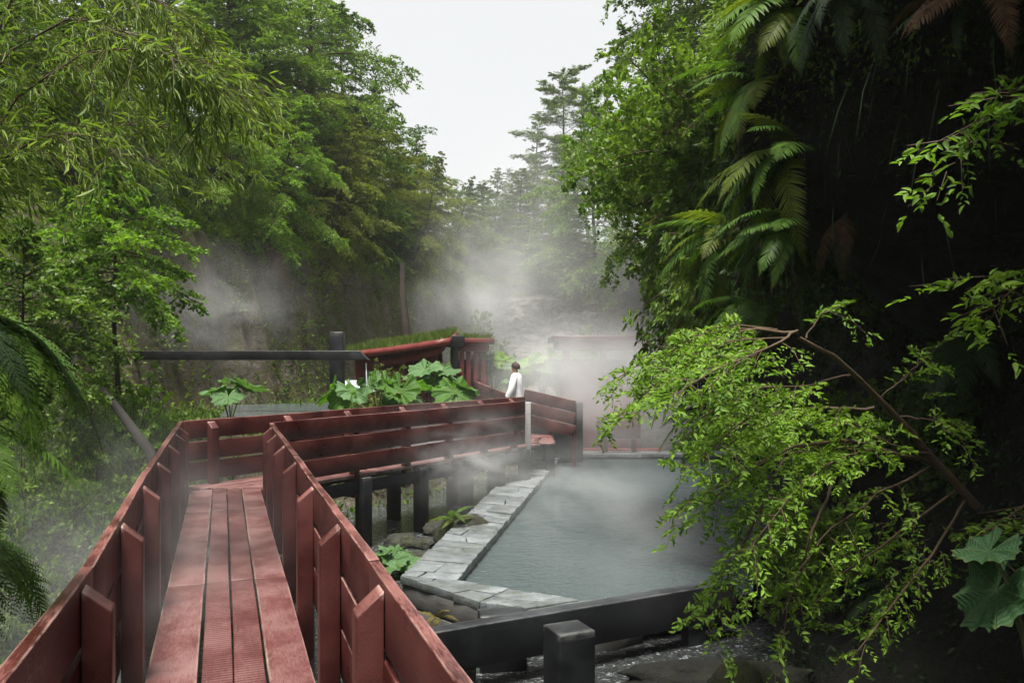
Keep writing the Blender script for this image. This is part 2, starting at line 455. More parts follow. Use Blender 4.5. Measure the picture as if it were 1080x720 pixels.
def water_mat(name, col, scale, strength, rough=0.04, stretch=(1, 1, 1)):
    k = N(name); c = k.mapping(k.coord(), stretch)
    h = k.math('ADD', k.noise(c, scale, 3, 0.5, 0.3), k.math('MULTIPLY', k.noise(c, scale * 0.23, 3, 0.5), 1.2))
    return k.done(k.principled(col, rough, 0.5, k.bump(h, strength, 0.05), IOR=1.33))
M_POOL = water_mat("pool_water", (0.055, 0.074, 0.076), 13.0, 0.75, stretch=(1, 1.6, 1))
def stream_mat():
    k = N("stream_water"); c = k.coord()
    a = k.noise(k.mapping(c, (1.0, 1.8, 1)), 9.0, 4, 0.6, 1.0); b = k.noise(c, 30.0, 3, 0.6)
    glint = k.ramp(k.mix(0.45, a, b), [(0.54, 0.0), (0.68, 1.0)])       # sky glints on the ripples, painted in as pale flecks
    col = k.mix(glint, (0.025, 0.028, 0.028), (0.36, 0.385, 0.4))
    return k.done(k.principled(col, k.mix(glint, 0.06, 0.5), 0.5, k.bump(k.math('ADD', a, k.math('MULTIPLY', b, 0.4)), 1.0, 0.06), IOR=1.33))
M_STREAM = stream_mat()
M_REARW = water_mat("rear_water", (0.1, 0.12, 0.13), 6.0, 0.15)

# ------------------------------------------------------------------ terrain
A = np.array((-0.338, 0.941)); AN = np.array((0.941, 0.338))     # near walkway: along, right
BD = np.array((0.577, 0.816)); BN = np.array((0.816, -0.577))    # second run: along, right
def xl(y):
    return np.interp(y, [-120, -10, 0, 3, 8, 12, 16, 20, 24, 30, 36, 42, 60, 120], [-6, -2.6, -2.6, -3.0, -5.1, -6.7, -7.4, -7.1, -5.4, -3.5, -2.4, -2.6, -4, -10])
def xr(y):
    return np.interp(y, [-120, -6, 0, 4, 7, 12, 18, 24, 30, 36, 42, 60, 120], [3, 2.2, 2.0, 2.2, 2.15, 3.5, 5.2, 6.9, 7.0, 5.6, 6, 8, 12])
def height(x, y):
    x = np.asarray(x, float); y = np.asarray(y, float)
    dB = x * BN[0] + y * BN[1] + 8.72
    t = sstep(-1.5, -2.9, dB) * sstep(9, 12, y)
    far = sstep(19, 27, y)
    z = -1.20 + 1.43 * t
    z = z * (1 - far) + far * (0.1 + 0.02 * (y - 27).clip(0, 40))
    z = z + 0.16 * fbm(x * 1.7, y * 1.7, 4) + 0.10 * fbm(x * 6, y * 6, 2)
    dl = xl(y) - x + 0.9 * fbm(x * 0.35 + 3, y * 0.35, 4) + 0.35 * fbm(x * 1.3, y * 1.3, 3)
    ch = np.interp(y, [-5, 6, 10, 13, 16, 20, 30, 40], [0.2, 0.4, 0.7, 1.6, 3.4, 4.2, 4.2, 4.0])
    hl = ch * sstep(0, 1.0, dl) + 0.75 * np.clip(dl - 0.6, 0, 8) + 0.18 * np.clip(dl - 8.6, 0, 40)
    de = y - 37 + 0.25 * np.abs(x - 1.5) + 1.2 * fbm(x * 0.4, y * 0.4 + 9, 4)
    he = 4.4 * sstep(0, 1.3, de) + 0.20 * np.clip(de - 1, 0, 20)
    hl = hl * (1 + 0.0 * y)
    return z + np.maximum(hl, he)

def hz(x, y):
    return float(height(np.array([x]), np.array([y]))[0])

def build_terrain():
    n = 420
    u = np.linspace(-1, 1, n)
    gx = -1 + 17 * u + 62 * u ** 5
    v = np.linspace(-1, 1, n)
    gy = 24 + 32 * v + 36 * v ** 5
    X, Y = np.meshgrid(gx, gy, indexing='ij')
    Z = height(X, Y)
    V = np.stack([X, Y, Z], -1).reshape(-1, 3)
    i, j = np.meshgrid(np.arange(n - 1), np.arange(n - 1), indexing='ij')
    q = np.stack([i * n + j, (i + 1) * n + j, (i + 1) * n + j + 1, i * n + j + 1], -1).reshape(-1, 4)
    me = mesh_np("ground", V, [q], [M_CLIFF], True)
    return structure("ground", me, "mossy rock floor and left slope of the gorge")
build_terrain()

def far_face():
    u = np.linspace(-4.2, 6.5, 190); v = np.linspace(-0.6, 5.0, 110)
    U, W = np.meshgrid(u, v, indexing='ij')
    strata = 0.22 * np.floor(W * 2.4 + 0.5 * fbm(U * 0.5, W * 0.5)) / 2.4
    yy = 36.2 + 0.22 * np.abs(U - 1.5) + strata + 0.55 * fbm(U * 0.7, W * 0.9 + 5, 5) + 0.2 * fbm(U * 3, W * 4, 3)
    top = sstep(4.2, 5.0, W); yy = yy + top * 1.6
    zz = W + 0.25 * fbm(U * 0.8 + 20, W, 3) - 0.25 * top
    n = len(v)
    i, j = np.meshgrid(np.arange(len(u) - 1), np.arange(n - 1), indexing='ij')
    q = np.stack([i * n + j, (i + 1) * n + j, (i + 1) * n + j + 1, i * n + j + 1], -1).reshape(-1, 4)
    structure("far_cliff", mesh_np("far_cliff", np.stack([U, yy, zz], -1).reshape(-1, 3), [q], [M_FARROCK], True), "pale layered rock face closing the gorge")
far_face()

# right bank: an undercut, overhanging bank, lofted along the gorge
PROF = np.array([(0.15, -1.6), (0.25, -0.9), (0.75, -0.1), (1.5, 0.9), (1.9, 1.8), (1.85, 2.6), (1.1, 3.3), (0.35, 3.9), (0.0, 4.5), (0.25, 5.1),
                 (1.2, 5.9), (2.8, 7.0), (5, 8.6), (9, 11.5), (16, 15), (30, 18), (62, 21)])
def bank_pt(y, k):
    """k: float index in the profile"""
    k = np.asarray(k, float)
    px = np.interp(k, np.arange(len(PROF)), PROF[:, 0]); pz = np.interp(k, np.arange(len(PROF)), PROF[:, 1])
    ov = np.interp(y, [-6, 2, 5, 7, 12, 18, 24, 34], [0.9, 0.5, 0.1, 0.25, 0.95, 1.0, 0.6, 0.5])
    x = xr(y) + px - ov * np.exp(-((pz - 4.4) / 1.5) ** 2)
    x = x - 1.5 * np.exp(-((np.asarray(y) - 6.6) / 0.9) ** 2) * np.exp(-((pz - 2.9) / 1.0) ** 2)
    nx = fbm(np.asarray(y) * 0.7, k * 0.9 + 40, 4) * 0.45 + fbm(np.asarray(y) * 2.6, k * 2.3, 3) * 0.16
    nz = fbm(np.asarray(y) * 0.6 + 11, k * 0.8, 4) * 0.35
    return np.stack([x + nx, np.asarray(y) + 0 * k, pz + nz], -1)
def build_bank():
    ys = np.concatenate([np.linspace(-40, -7, 20), np.arange(-6.8, 36, 0.12), np.linspace(36.3, 90, 60)])
    ks = np.concatenate([np.linspace(0, 11, 110), np.linspace(11.15, len(PROF) - 1, 36)])
    Yg, Kg = np.meshgrid(ys, ks, indexing='ij')
    V = bank_pt(Yg, Kg).reshape(-1, 3)
    n = len(ks)
    i, j = np.meshgrid(np.arange(len(ys) - 1), np.arange(n - 1), indexing='ij')
    q = np.stack([i * n + j, (i + 1) * n + j, (i + 1) * n + j + 1, i * n + j + 1], -1).reshape(-1, 4)
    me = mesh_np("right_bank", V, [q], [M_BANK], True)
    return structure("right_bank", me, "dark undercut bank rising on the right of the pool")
build_bank()

# first hit of a sight line of the survey (photo column, row) with the bank / the ground
_by, _bk = np.meshgrid(np.arange(2.5, 34, 0.05), np.arange(0, 12.5, 0.05), indexing='ij')
_bp = bank_pt(_by.ravel(), _bk.ravel()); _bq = np.stack([540 + F * _bp[:, 0] / _bp[:, 1], HOR - F * (_bp[:, 2] - EYE) / _bp[:, 1]], -1)
def bank_at(px, py, r=14):
    d = np.hypot(_bq[:, 0] - px, _bq[:, 1] - py)
    ok = np.where(d < max(r, d.min() + 1))[0]
    return _bp[ok[np.argmin(_bp[ok, 1])]]
def ground_hit(px, py, y0=3.0):
    Ys = np.arange(y0, 60, 0.05)
    p = np.stack([(px - 540) / F * Ys, Ys, EYE + (HOR - py) / F * Ys], -1)
    h = height(p[:, 0], p[:, 1]) >= p[:, 2]
    return p[np.argmax(h)] if h.any() else p[-1]

# stream
g = Geo()
g.add([(-9, -6, -1.03), (4.2, -6, -1.03), (6.5, 21, -1.03), (-9, 21, -1.03)], [(0, 1, 2, 3)])
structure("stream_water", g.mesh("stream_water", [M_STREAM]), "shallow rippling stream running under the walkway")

# ------------------------------------------------------------------ foliage core
def quads_mesh(name, V4, m):
    n = len(V4)
    q = np.arange(n * 4).reshape(n, 4)
    return mesh_np(name, V4.reshape(-1, 3), [q], [m])

def leaf_quads(pos, d, n, L, W, mid=0.42):
    d = norm(d); s = norm(np.cross(d, n)); L = np.asarray(L)[:, None]; W = np.asarray(W)[:, None]
    nn = np.cross(s, d)
    a = pos; b = pos + d * L * mid + s * W * 0.5; c = pos + d * L - nn * L * 0.12; e = pos + d * L * mid - s * W * 0.5
    return np.stack([a, b, c, e], 1)

def leaf_folded(pos, d, n, L, W):
    """two quads per leaf, folded along the midrib, pointed tip; returns V (N,6,3)"""
    d = norm(d); s = norm(np.cross(d, n)); nn = np.cross(s, d)
    L = np.asarray(L)[:, None]; W = np.asarray(W)[:, None]
    base = pos; tip = pos + d * L - nn * L * 0.18
    l1 = pos + d * L * 0.28 + s * W * 0.46 + nn * W * 0.18; l2 = pos + d * L * 0.62 + s * W * 0.36 + nn * W * 0.10
    r1 = pos + d * L * 0.28 - s * W * 0.46 + nn * W * 0.18; r2 = pos + d * L * 0.62 - s * W * 0.36 + nn * W * 0.10
    return np.stack([base, l1, l2, tip, r2, r1], 1)

def folded_mesh(name, V6, m):
    n = len(V6); b = (np.arange(n) * 6)[:, None]
    q = np.concatenate([b + np.array([[0, 1, 2, 3]]), b + np.array([[0, 3, 4, 5]])])
    return mesh_np(name, V6.reshape(-1, 3), [q], [m])

def resample(pts, s):
    pts = np.asarray(pts, float)
    seg = np.linalg.norm(np.diff(pts, axis=0), axis=1); cum = np.concatenate(([0], np.cumsum(seg)))
    t = np.asarray(s) * cum[-1]
    p = np.stack([np.interp(t, cum, pts[:, k]) for k in range(3)], -1)
    e = 1e-3 * cum[-1]
    q = np.stack([np.interp(np.minimum(t + e, cum[-1]), cum, pts[:, k]) for k in range(3)], -1)
    q0 = np.stack([np.interp(np.maximum(t - e, 0), cum, pts[:, k]) for k in range(3)], -1)
    return p, norm(q - q0), cum[-1]

def foliage(limbs, rng, per_m=6, tl=0.35, tlabs=None, sub=5, subl=0.4, nleaf=9, lL=0.08, lW=0.04, flat=0.3, droop=0.15, start=0.2, updir=(0, 0, 1), lift=0.0):
    """twigs and leaves along limbs; returns pos, dir, normal, L, W of leaves and the twig lines"""
    S, D, NN, LN = [], [], [], []
    for lb in limbs:
        _, _, ln = resample(lb, np.array([0.5]))
        n = max(3, int(ln * per_m))
        s = start + (1 - start) * (np.arange(n) + rng.rand(n)) / n
        p, d, _ = resample(lb, s)
        up = norm(np.array(updir)[None] + rng.randn(n, 3) * flat * 0.6)
        side = norm(np.cross(d, up)) * np.where(np.arange(n) % 2, 1, -1)[:, None]
        a = np.radians(rng.uniform(30, 70, n))[:, None]
        td = norm(d * np.cos(a) + side * np.sin(a) + np.array((0, 0, lift)) + rng.randn(n, 3) * 0.15)
        tlen = (tlabs if tlabs else tl * ln * (1.15 - 0.75 * s)) * rng.uniform(0.6, 1.2, n)
        S.append(p); D.append(td); NN.append(up); LN.append(tlen)
    S = np.concatenate(S); D = np.concatenate(D); NN = np.concatenate(NN); LN = np.concatenate(LN)
    T = len(S)
    u = (np.arange(sub)[None] + rng.rand(T, sub)) / sub
    p = S[:, None] + D[:, None] * (LN[:, None] * u)[..., None]
    p[..., 2] -= droop * LN[:, None] * u ** 2
    side = norm(np.cross(D, NN))[:, None] * np.where(np.arange(sub) % 2, 1, -1)[None, :, None]
    a = np.radians(rng.uniform(20, 60, (T, sub)))[..., None]
    sd = norm(D[:, None] * np.cos(a) + side * np.sin(a) + rng.randn(T, sub, 3) * 0.12)
    sn = norm(NN[:, None] + rng.randn(T, sub, 3) * flat)
    slen = LN[:, None] * subl * (1.15 - 0.5 * u) * rng.uniform(0.7, 1.2, (T, sub))
    p = p.reshape(-1, 3); sd = sd.reshape(-1, 3); sn = sn.reshape(-1, 3); slen = slen.ravel()
    K = len(p)
    v = (np.arange(nleaf)[None] + rng.rand(K, nleaf)) / nleaf
    lp = p[:, None] + sd[:, None] * (slen[:, None] * v)[..., None]
    lp[..., 2] -= droop * slen[:, None] * v ** 2
    ls = norm(np.cross(sd, sn))[:, None] * np.where(np.arange(nleaf) % 2, 1, -1)[None, :, None]
    a = np.radians(rng.uniform(25, 70, (K, nleaf)))[..., None]
    ld = norm(sd[:, None] * np.cos(a) + ls * np.sin(a) + rng.randn(K, nleaf, 3) * 0.2)
    lnm = norm(sn[:, None] + rng.randn(K, nleaf, 3) * (flat + 0.1))
    n = K * nleaf
    sz = rng.uniform(0.45, 1.4, n)
    return lp.reshape(-1, 3), ld.reshape(-1, 3), lnm.reshape(-1, 3), lL * sz, lW * sz, (S, D, LN)

def make_tree(name, seed, H, cb, R, nl, prof, el=(0.0, 0.8), lcurve=0.12, tr=0.16, lL=0.10, lW=0.05, per_m=8, sub=6, nleaf=11, flat=0.3, droop=0.2, tl=0.36, subl=0.42, m=None, lim_r=0.03):
    """returns meshes (trunk, branches, crown)"""
    rng = np.random.RandomState(seed)
    zz = np.linspace(-1.0, H, 12)
    sway = np.cumsum(rng.randn(12, 2) * 0.06, axis=0) * (H / 10); sway[:2] = 0
    tp = np.stack([sway[:, 0], sway[:, 1], zz], -1)
    tg = Geo().tube(tp, np.linspace(tr, tr * 0.12, 12), 8)
    limbs = []; bg_ = Geo()
    for i in range(nl):
        t = cb + (1 - cb) * ((i + rng.rand()) / nl)
        f = (t - cb) / (1 - cb)
        az = i * 2.4 + rng.uniform(-0.5, 0.5)
        ln = max(0.3, R * prof(f) * rng.uniform(0.65, 1.2))
        e = el[0] + (el[1] - el[0]) * f + rng.uniform(-0.12, 0.12)
        p0 = np.array([np.interp(t * H, zz, tp[:, k]) for k in range(3)])
        s = np.linspace(0, 1, 6)
        hor = np.array((math.cos(az), math.sin(az), 0))
        side = np.array((-hor[1], hor[0], 0)) * rng.uniform(-0.25, 0.25)
        pts = p0 + ln * (s[:, None] * (hor * math.cos(e) + np.array((0, 0, math.sin(e))))[None] + (s ** 2)[:, None] * side[None])
        pts[:, 2] -= lcurve * ln * s ** 2
        limbs.append(pts)
        bg_.tube(pts, np.linspace(lim_r * (0.5 + 0.5 * ln / R), 0.005, 6), 5)
    limbs.append(np.stack([tp[-3], tp[-2], tp[-1] + np.array((0, 0, 0.3))]))
    lp, ld, ln_, L, W, (S, D, LN) = foliage(limbs, rng, per_m=per_m, tl=tl, sub=sub, subl=subl, nleaf=nleaf, lL=lL, lW=lW, flat=flat, droop=droop)
    for k in range(0, len(S), 3):
        bg_.tube([S[k], S[k] + D[k] * LN[k] * 0.9], [0.007, 0.003], 3)
    return (tg.mesh(name + "_trunk", [M_BARK], True), bg_.mesh(name + "_branches", [M_TWIG]), quads_mesh(name + "_crown", leaf_quads(lp, ld, ln_, L, W), m or L_MID))

def place_tree(meshes, name, label, cat, loc, rz, sc, m, group=None, sz=None, lean=(0, 0)):
    rot = Matrix.Rotation(lean[0], 3, 'X') @ Matrix.Rotation(lean[1], 3, 'Y') @ Matrix.Rotation(rz, 3, 'Z')
    if sz: rot = rot @ Matrix.Diagonal((1, 1, sz))
    t = thing(name, label, cat, loc, 0, group, sc, rot)
    for nm, me in zip(("trunk", "branches", "crown"), meshes):
        o = part(nm, me, t, Matrix.Identity(4), local=True)
        if nm == "crown":
            o.material_slots[0].link = 'OBJECT'; o.material_slots[0].material = m
    return t

round_p = lambda f: (0.45 + 0.75 * math.sin(math.pi * min(1, f * 0.85 + 0.15))) * (1 - 0.75 * f ** 3)
cone_p = lambda f: 1.0 - 0.86 * f
flat_p = lambda f: 0.55 + 0.6 * math.sin(math.pi * f) * (1 - 0.5 * f)

TREE_A = make_tree("beech_a", 1, 11, 0.06, 3.4, 66, round_p, (-0.1, 0.9), 0.2, 0.17, flat=0.45, droop=0.3)
TREE_B = make_tree("beech_b", 2, 12, 0.05, 3.2, 70, lambda f: 1.05 - 0.8 * f, (-0.25, 0.8), 0.22, 0.16, flat=0.42, droop=0.4)
TREE_C = make_tree("beech_c", 3, 9, 0.05, 3.1, 58, round_p, (-0.3, 0.9), 0.35, 0.13, flat=0.55, droop=0.5, lL=0.085)
TREE_D = make_tree("conifer", 4, 14, 0.18, 3.0, 60, lambda f: (1.0 - 0.75 * f), (0.05, 0.35), 0.05, 0.2, flat=0.14, droop=0.05, lL=0.14, lW=0.055, per_m=9, sub=5, nleaf=9)
TREE_E = make_tree("umbrella_conifer", 6, 16, 0.22, 3.6, 40, flat_p, (0.1, 0.3), 0.02, 0.22, flat=0.10, droop=0.02, lL=0.15, lW=0.06, per_m=9, sub=6, nleaf=10)

def make_shrub(name, seed, R, H, ns, per_m=9, sub=6, nleaf=10, lL=0.05, lW=0.03, flat=0.5, droop=0.25, m=None, spread=1.0, lean=(0, 0, 0), tl=0.33):
    rng = np.random.RandomState(seed)
    limbs = []; bg_ = Geo()
    for i in range(ns):
        az = i * 2.4 + rng.uniform(-0.4, 0.4)
        q = math.sqrt((i + 0.5) / ns) * spread
        d = np.array((math.cos(az) * q * R, math.sin(az) * q * R, H * math.sqrt(max(0.05, 1 - 0.9 * q * q)))) * rng.uniform(0.75, 1.1) + np.array(lean) * rng.uniform(0.5, 1.2)
        s = np.linspace(0, 1, 6)
        pts = d[None] * s[:, None]
        pts[:, :2] *= (s[:, None] ** 0.35)
        pts[:, 2] -= 0.25 * R * q * s ** 3
        pts += rng.randn(6, 3) * 0.04 * R * s[:, None]
        limbs.append(pts); bg_.tube(pts, np.linspace(0.022, 0.004, 6), 5)
    lp, ld, ln_, L, W, (S, D, LN) = foliage(limbs, rng, per_m=per_m, tl=tl, sub=sub, subl=0.45, nleaf=nleaf, lL=lL, lW=lW, flat=flat, droop=droop, start=0.12)
    for k in range(0, len(S), 2):
        bg_.tube([S[k], S[k] + D[k] * LN[k] * 0.9], [0.006, 0.002], 3)
    return bg_.mesh(name + "_stems", [M_TWIG]), quads_mesh(name + "_crown", leaf_quads(lp, ld, ln_, L, W), m or L_MID)

def place_shrub(meshes, name, label, cat, loc, rz, sc, m, group=None, rot=None):
    r = (rot if rot is not None else Matrix.Identity(3)) @ Matrix.Rotation(rz, 3, 'Z')
    t = thing(name, label, cat, loc, 0, group, sc, r)
    part("branches", meshes[0], t, Matrix.Identity(4), local=True)
    o = part("crown", meshes[1], t, Matrix.Identity(4), local=True)
    o.material_slots[0].link = 'OBJECT'; o.material_slots[0].material = m
    return t

SHRUB_A = make_shrub("shrub_a", 21, 1.3, 1.5, 34)
SHRUB_B = make_shrub("shrub_b", 22, 1.5, 1.1, 34, droop=0.5, lL=0.06, lW=0.028)
SHRUB_C = make_shrub("shrub_c", 23, 1.6, 1.8, 46, nleaf=9, lL=0.055, lW=0.036, flat=0.7)

# fern fronds -------------------------------------------------------
def frond_mesh(name, seed, L, npair, pl, droop, bip=False, m=None, pw=0.16, hang=0.35, rise=0.35):
    rng = np.random.RandomState(seed)
    s = np.linspace(0, 1, 16)
    rp = np.stack([L * s * (1 - 0.12 * s), 0.04 * L * np.sin(s * 2 + seed), L * (rise * s - droop * s ** 2)], -1)
    g = Geo().tube(rp, np.linspace(0.006, 0.0015, 16) * (L / 0.8) ** 0.5, 4)
    t = 0.14 + 0.85 * (np.arange(npair) + 0.5) / npair
    V6 = []
    pos, d, _ = resample(rp, t)
    env = np.sin(np.pi * np.clip(0.12 + 0.9 * t, 0, 1) ** 0.8) ** 0.75 * 1.0
    env = np.maximum(env, 0.06)
    up = norm(np.cross(d, np.cross(np.array((0, 0, 1.0)), d)))
    G4 = []
    for sgn in (1, -1):
        side = norm(np.cross(d, up)) * sgn
        ang = np.radians(72 - 25 * t + rng.uniform(-6, 6, npair))[:, None]
        pd = norm(d * np.cos(ang) + side * np.sin(ang) + up * rng.uniform(-0.05, 0.2, npair)[:, None])
        ln = pl * env * rng.uniform(0.85, 1.1, npair)
        if not bip:
            us = np.array((0.0, 0.3, 0.65, 1.0)); ws = np.array((0.55, 1.0, 0.75, 0.06))
            wd_ = norm(np.cross(pd, up))
            c = pos[:, None] + pd[:, None] * (ln[:, None] * us)[..., None] - np.array((0, 0, 1.0)) * (hang * ln[:, None] * us ** 2)[..., None]
            w = (pw * ln[:, None] * ws * 0.5)[..., None] * wd_[:, None]
            a = c + w; b = c - w
            VV = np.stack([a, b], 2).reshape(npair, 8, 3)
            base = (np.arange(npair) * 8)[:, None]
            q = np.concatenate([base + np.array([[2 * k, 2 * k + 1, 2 * k + 3, 2 * k + 2]]) for k in range(3)])
            g.add(VV.reshape(-1, 3), q)
        else:
            kk = 11
            u = (np.arange(kk) + 0.5) / kk
            for sg2 in (1, -1):
                c = pos[:, None] + pd[:, None] * (ln[:, None] * u)[..., None] - np.array((0, 0, 1.0)) * (hang * ln[:, None] * u ** 2)[..., None]
                wd_ = norm(np.cross(pd, up)) * sg2
                ld = norm(wd_[:, None] * 0.9 + pd[:, None] * 0.5 + rng.randn(npair, kk, 3) * 0.06)
                l = (pl * 0.24 * env[:, None] * (1.05 - 0.8 * u)) * rng.uniform(0.85, 1.1, (npair, kk))
                nn = np.broadcast_to(up[:, None], ld.shape)
                Q = leaf_quads(c.reshape(-1, 3), ld.reshape(-1, 3), nn.reshape(-1, 3), l.ravel(), l.ravel() * 0.5)
                g.add(Q.reshape(-1, 3), np.arange(len(Q) * 4).reshape(-1, 4))
    return g.mesh(name, [m or L_FERN])

FROND = [frond_mesh("frond_a", 31, 1.0, 42, 0.17, 0.75, pw=0.14), frond_mesh("frond_b", 32, 1.0, 46, 0.15, 0.95, rise=0.45, pw=0.14), frond_mesh("frond_c", 33, 1.0, 40, 0.19, 0.55, rise=0.2, pw=0.13)]
FRONDB = [frond_mesh("frond_d", 34, 1.0, 26, 0.30, 0.7, bip=True), frond_mesh("frond_e", 35, 1.0, 28, 0.26, 0.95, bip=True, rise=0.4)]
FRONDH = [frond_mesh("frond_f", 36, 1.0, 36, 0.17, 1.25, rise=0.15, hang=0.8), frond_mesh("frond_g", 37, 1.0, 32, 0.15, 1.5, rise=0.05, hang=1.0)]

def fern(label, loc, fr, protos, m, seed, name="fern", cat="fern", group=None):
    """fr: list of (azimuth deg, pitch deg, length, roll deg)"""
    rng = np.random.RandomState(seed)
    t = thing(name, label, cat, loc, 0, group)
    for i, (az, pit, ln, roll) in enumerate(fr):
        o = part("frond", protos[(i + seed) % len(protos)], t,
                 Matrix.Rotation(math.radians(az), 4, 'Z') @ Matrix.Rotation(-math.radians(pit), 4, 'Y') @ Matrix.Rotation(math.radians(roll), 4, 'X') @ Matrix.Scale(ln, 4), local=True)
        o.material_slots[0].link = 'OBJECT'; o.material_slots[0].material = m if not isinstance(m, (list, tuple)) else m[i % len(m)]
    return t

def fern_fan(n, az0, az1, p0, p1, l0, l1, seed):
    r = np.random.RandomState(seed)
    return [(az0 + (az1 - az0) * (i + r.rand()) / n, r.uniform(p0, p1), r.uniform(l0, l1), r.uniform(-20, 20)) for i in range(n)]

# gunnera -------------------------------------------------------
def gunnera_leaf(name, seed, R=0.5, m=None, cup=0.2):
    rng = np.random.RandomState(seed)
    n = 126
    th = np.linspace(-math.radians(165), math.radians(165), n)
    lob = np.abs(np.cos(th * 3.5)) ** 0.6
    tooth = (np.abs(((th * 14 / np.pi) % 1) - 0.5) * 2)
    r = R * (0.72 + 0.20 * lob + 0.09 * tooth) * (1 - 0.12 * np.abs(th / np.pi) ** 2) * (1 + 0.05 * rng.randn() * np.cos(th))
    fr = np.array((0.0, 0.12, 0.35, 0.6, 0.82, 1.0))
    V = []
    for f in fr:
        z = R * (cup * f ** 1.6 + 0.06 * f * np.cos(th * 14) * 0.6 + 0.05 * f * np.cos(th * 7) - 0.18 * f ** 3 * (1 + 0.6 * np.sin(th * 2 + seed)))
        V.append(np.stack([r * f * np.cos(th), r * f * np.sin(th), z], -1))
    V = np.concatenate(V)
    q = []
    for a in range(len(fr) - 1):
        for k in range(n - 1):
            q.append((a * n + k, (a + 1) * n + k, (a + 1) * n + k + 1, a * n + k + 1))
    return mesh_np(name, V, [np.array(q)], [m or L_GUN], True)
GLEAF = [gunnera_leaf("gunnera_leaf_a", 41), gunnera_leaf("gunnera_leaf_b", 42, cup=0.3), gunnera_leaf("gunnera_leaf_c", 43, cup=0.08)]
GSTALK = [Geo().tube([(0, 0, 0), (0.06, 0.01, 0.35), (0.16, 0.0, 0.7), (0.34, 0, 1.0)], [0.022, 0.019, 0.016, 0.012], 6).mesh("gunnera_stalk", [leaf_mat("stalk", (0.09, 0.12, 0.05), (0.14, 0.15, 0.07), trans=0.05)], True)]

def gunnera(label, loc, leaves, m, seed, group=None, name="gunnera"):
    """leaves: list of (azimuth, stalk height, leaf radius, tilt deg); a stalk rises and leans out to each leaf"""
    rng = np.random.RandomState(seed)
    t = thing(name, label, "plant", loc, 0, group)
    for i, (az, h, R, tilt) in enumerate(leaves):
        S = Matrix.Rotation(math.radians(az), 4, 'Z') @ Matrix.Diagonal((h * 1.1, h, h, 1))
        part("stalk", GSTALK[0], t, S, local=True)
        tip = S @ Vector((0.34, 0, 1.0))
        Mx = Matrix.Translation(tip) @ Matrix.Rotation(math.radians(az), 4, 'Z') @ Matrix.Rotation(math.radians(tilt), 4, 'Y') @ Matrix.Rotation(rng.uniform(-0.3, 0.3), 4, 'X') @ Matrix.Scale(R / 0.5, 4)
        o = part("leaf", GLEAF[(i + seed) % 3], t, Mx, local=True)
        o.material_slots[0].link = 'OBJECT'; o.material_slots[0].material = m if not isinstance(m, (list, tuple)) else m[i % len(m)]
    return t

# ------------------------------------------------------------------ walkway
def sa(s, n, z=0.0):                       # near run: along s, right n
    p = A * s + AN * n
    return np.array((p[0], p[1], z))
O_ = np.array((-4.17, 10.15)); I_ = np.array((-2.98, 9.98))
LE = np.array((0.25, 16.4)); RE = np.array((0.22, 14.6))
def at(p, z): return np.array((p[0], p[1], z))
ROW = [0.83 - 0.125, 0.83 - 0.125 - 0.268, 0.83 - 0.125 - 0.532]   # centre heights of the three boards
BH = 0.238; BT = 0.045

def rail_boards(root, pts, zt=None):
    for a, b in zip(pts[:-1], pts[1:]):
        for r, zc in enumerate(ROW):
            j0, j1 = RB.uniform(-0.006, 0.006, 2)
            board("rail_board", at(a, zc + j0), at(b, zc + j1), BH, BT, M_RED, root, wob=0.005, ends=(0.002, 0.002))

def rail_post(root, p, inward, top=0.80, bottom=-0.32, w=0.11, d=0.10, slope=0.085, m=None):
    """p: foot on the board's inner face; inward: unit 2d vector"""
    y = np.array(inward); x = np.array((y[1], -y[0]))
    V = []
    for (u, v) in ((-w / 2, 0), (w / 2, 0), (w / 2, d), (-w / 2, d)):
        V.append((u, v, bottom))
    for (u, v) in ((-w / 2, 0), (w / 2, 0), (w / 2, d), (-w / 2, d)):
        V.append((u, v, top - slope * v / d))
    me = Geo().add(V, [(0, 1, 5, 4), (1, 2, 6, 5), (2, 3, 7, 6), (3, 0, 4, 7), (4, 5, 6, 7), (3, 2, 1, 0)]).mesh("rail_post", [m or M_RED])
    Mx = Matrix(((x[0], y[0], 0, p[0]), (x[1], y[1], 0, p[1]), (0, 0, 1, 0), (0, 0, 0, 1)))
    return bevel(part("rail_post", me, root, Mx), 0.006, 2)

# deck ----------------------------------------------------------------
deckA = thing("boardwalk", "near red boardwalk deck of lengthwise planks, two of them cross-grooved", "boardwalk", tuple(sa(4, 0, -0.3)))
cuts = [-3.0, 1.6, 6.26, 9.15, 10.62]
for a, b in zip(cuts[:-1], cuts[1:]):
    for n0, n1, grooved in ((-0.37, -0.122, 0), (-0.108, 0.045, 1), (0.058, 0.212, 1), (0.226, 0.445, 0)):
        nc = (n0 + n1) / 2; jz = RB.uniform(-0.003, 0.003)
        board("plank", sa(a + 0.004, nc, -0.022 + jz), sa(b - 0.004, nc, -0.022 + jz), 0.044, n1 - n0, M_DECKG if grooved else M_DECK, deckA, wob=0.003, bev=0.006)
for n in (-0.33, 0.38):
    board("joist", sa(-3, n, -0.125), sa(10.7, n, -0.125), 0.15, 0.07, M_BLACK, deckA, wob=0.002)
for s in np.arange(0.6, 11, 1.8):
    board("cross_beam", sa(s, -0.60, -0.262), sa(s, 0.62, -0.262), 0.11, 0.09, M_BLACK, deckA, wob=0.002)
    for n in (-0.52, 0.56):
        p = sa(s + 0.11, n)
        g = Geo().box((-0.07, -0.07, -1.5), (0.07, 0.07, -0.21))
        bevel(part("stilt", g.mesh("stilt", [M_BLACK]), deckA, Matrix.Translation(p)), 0.008)

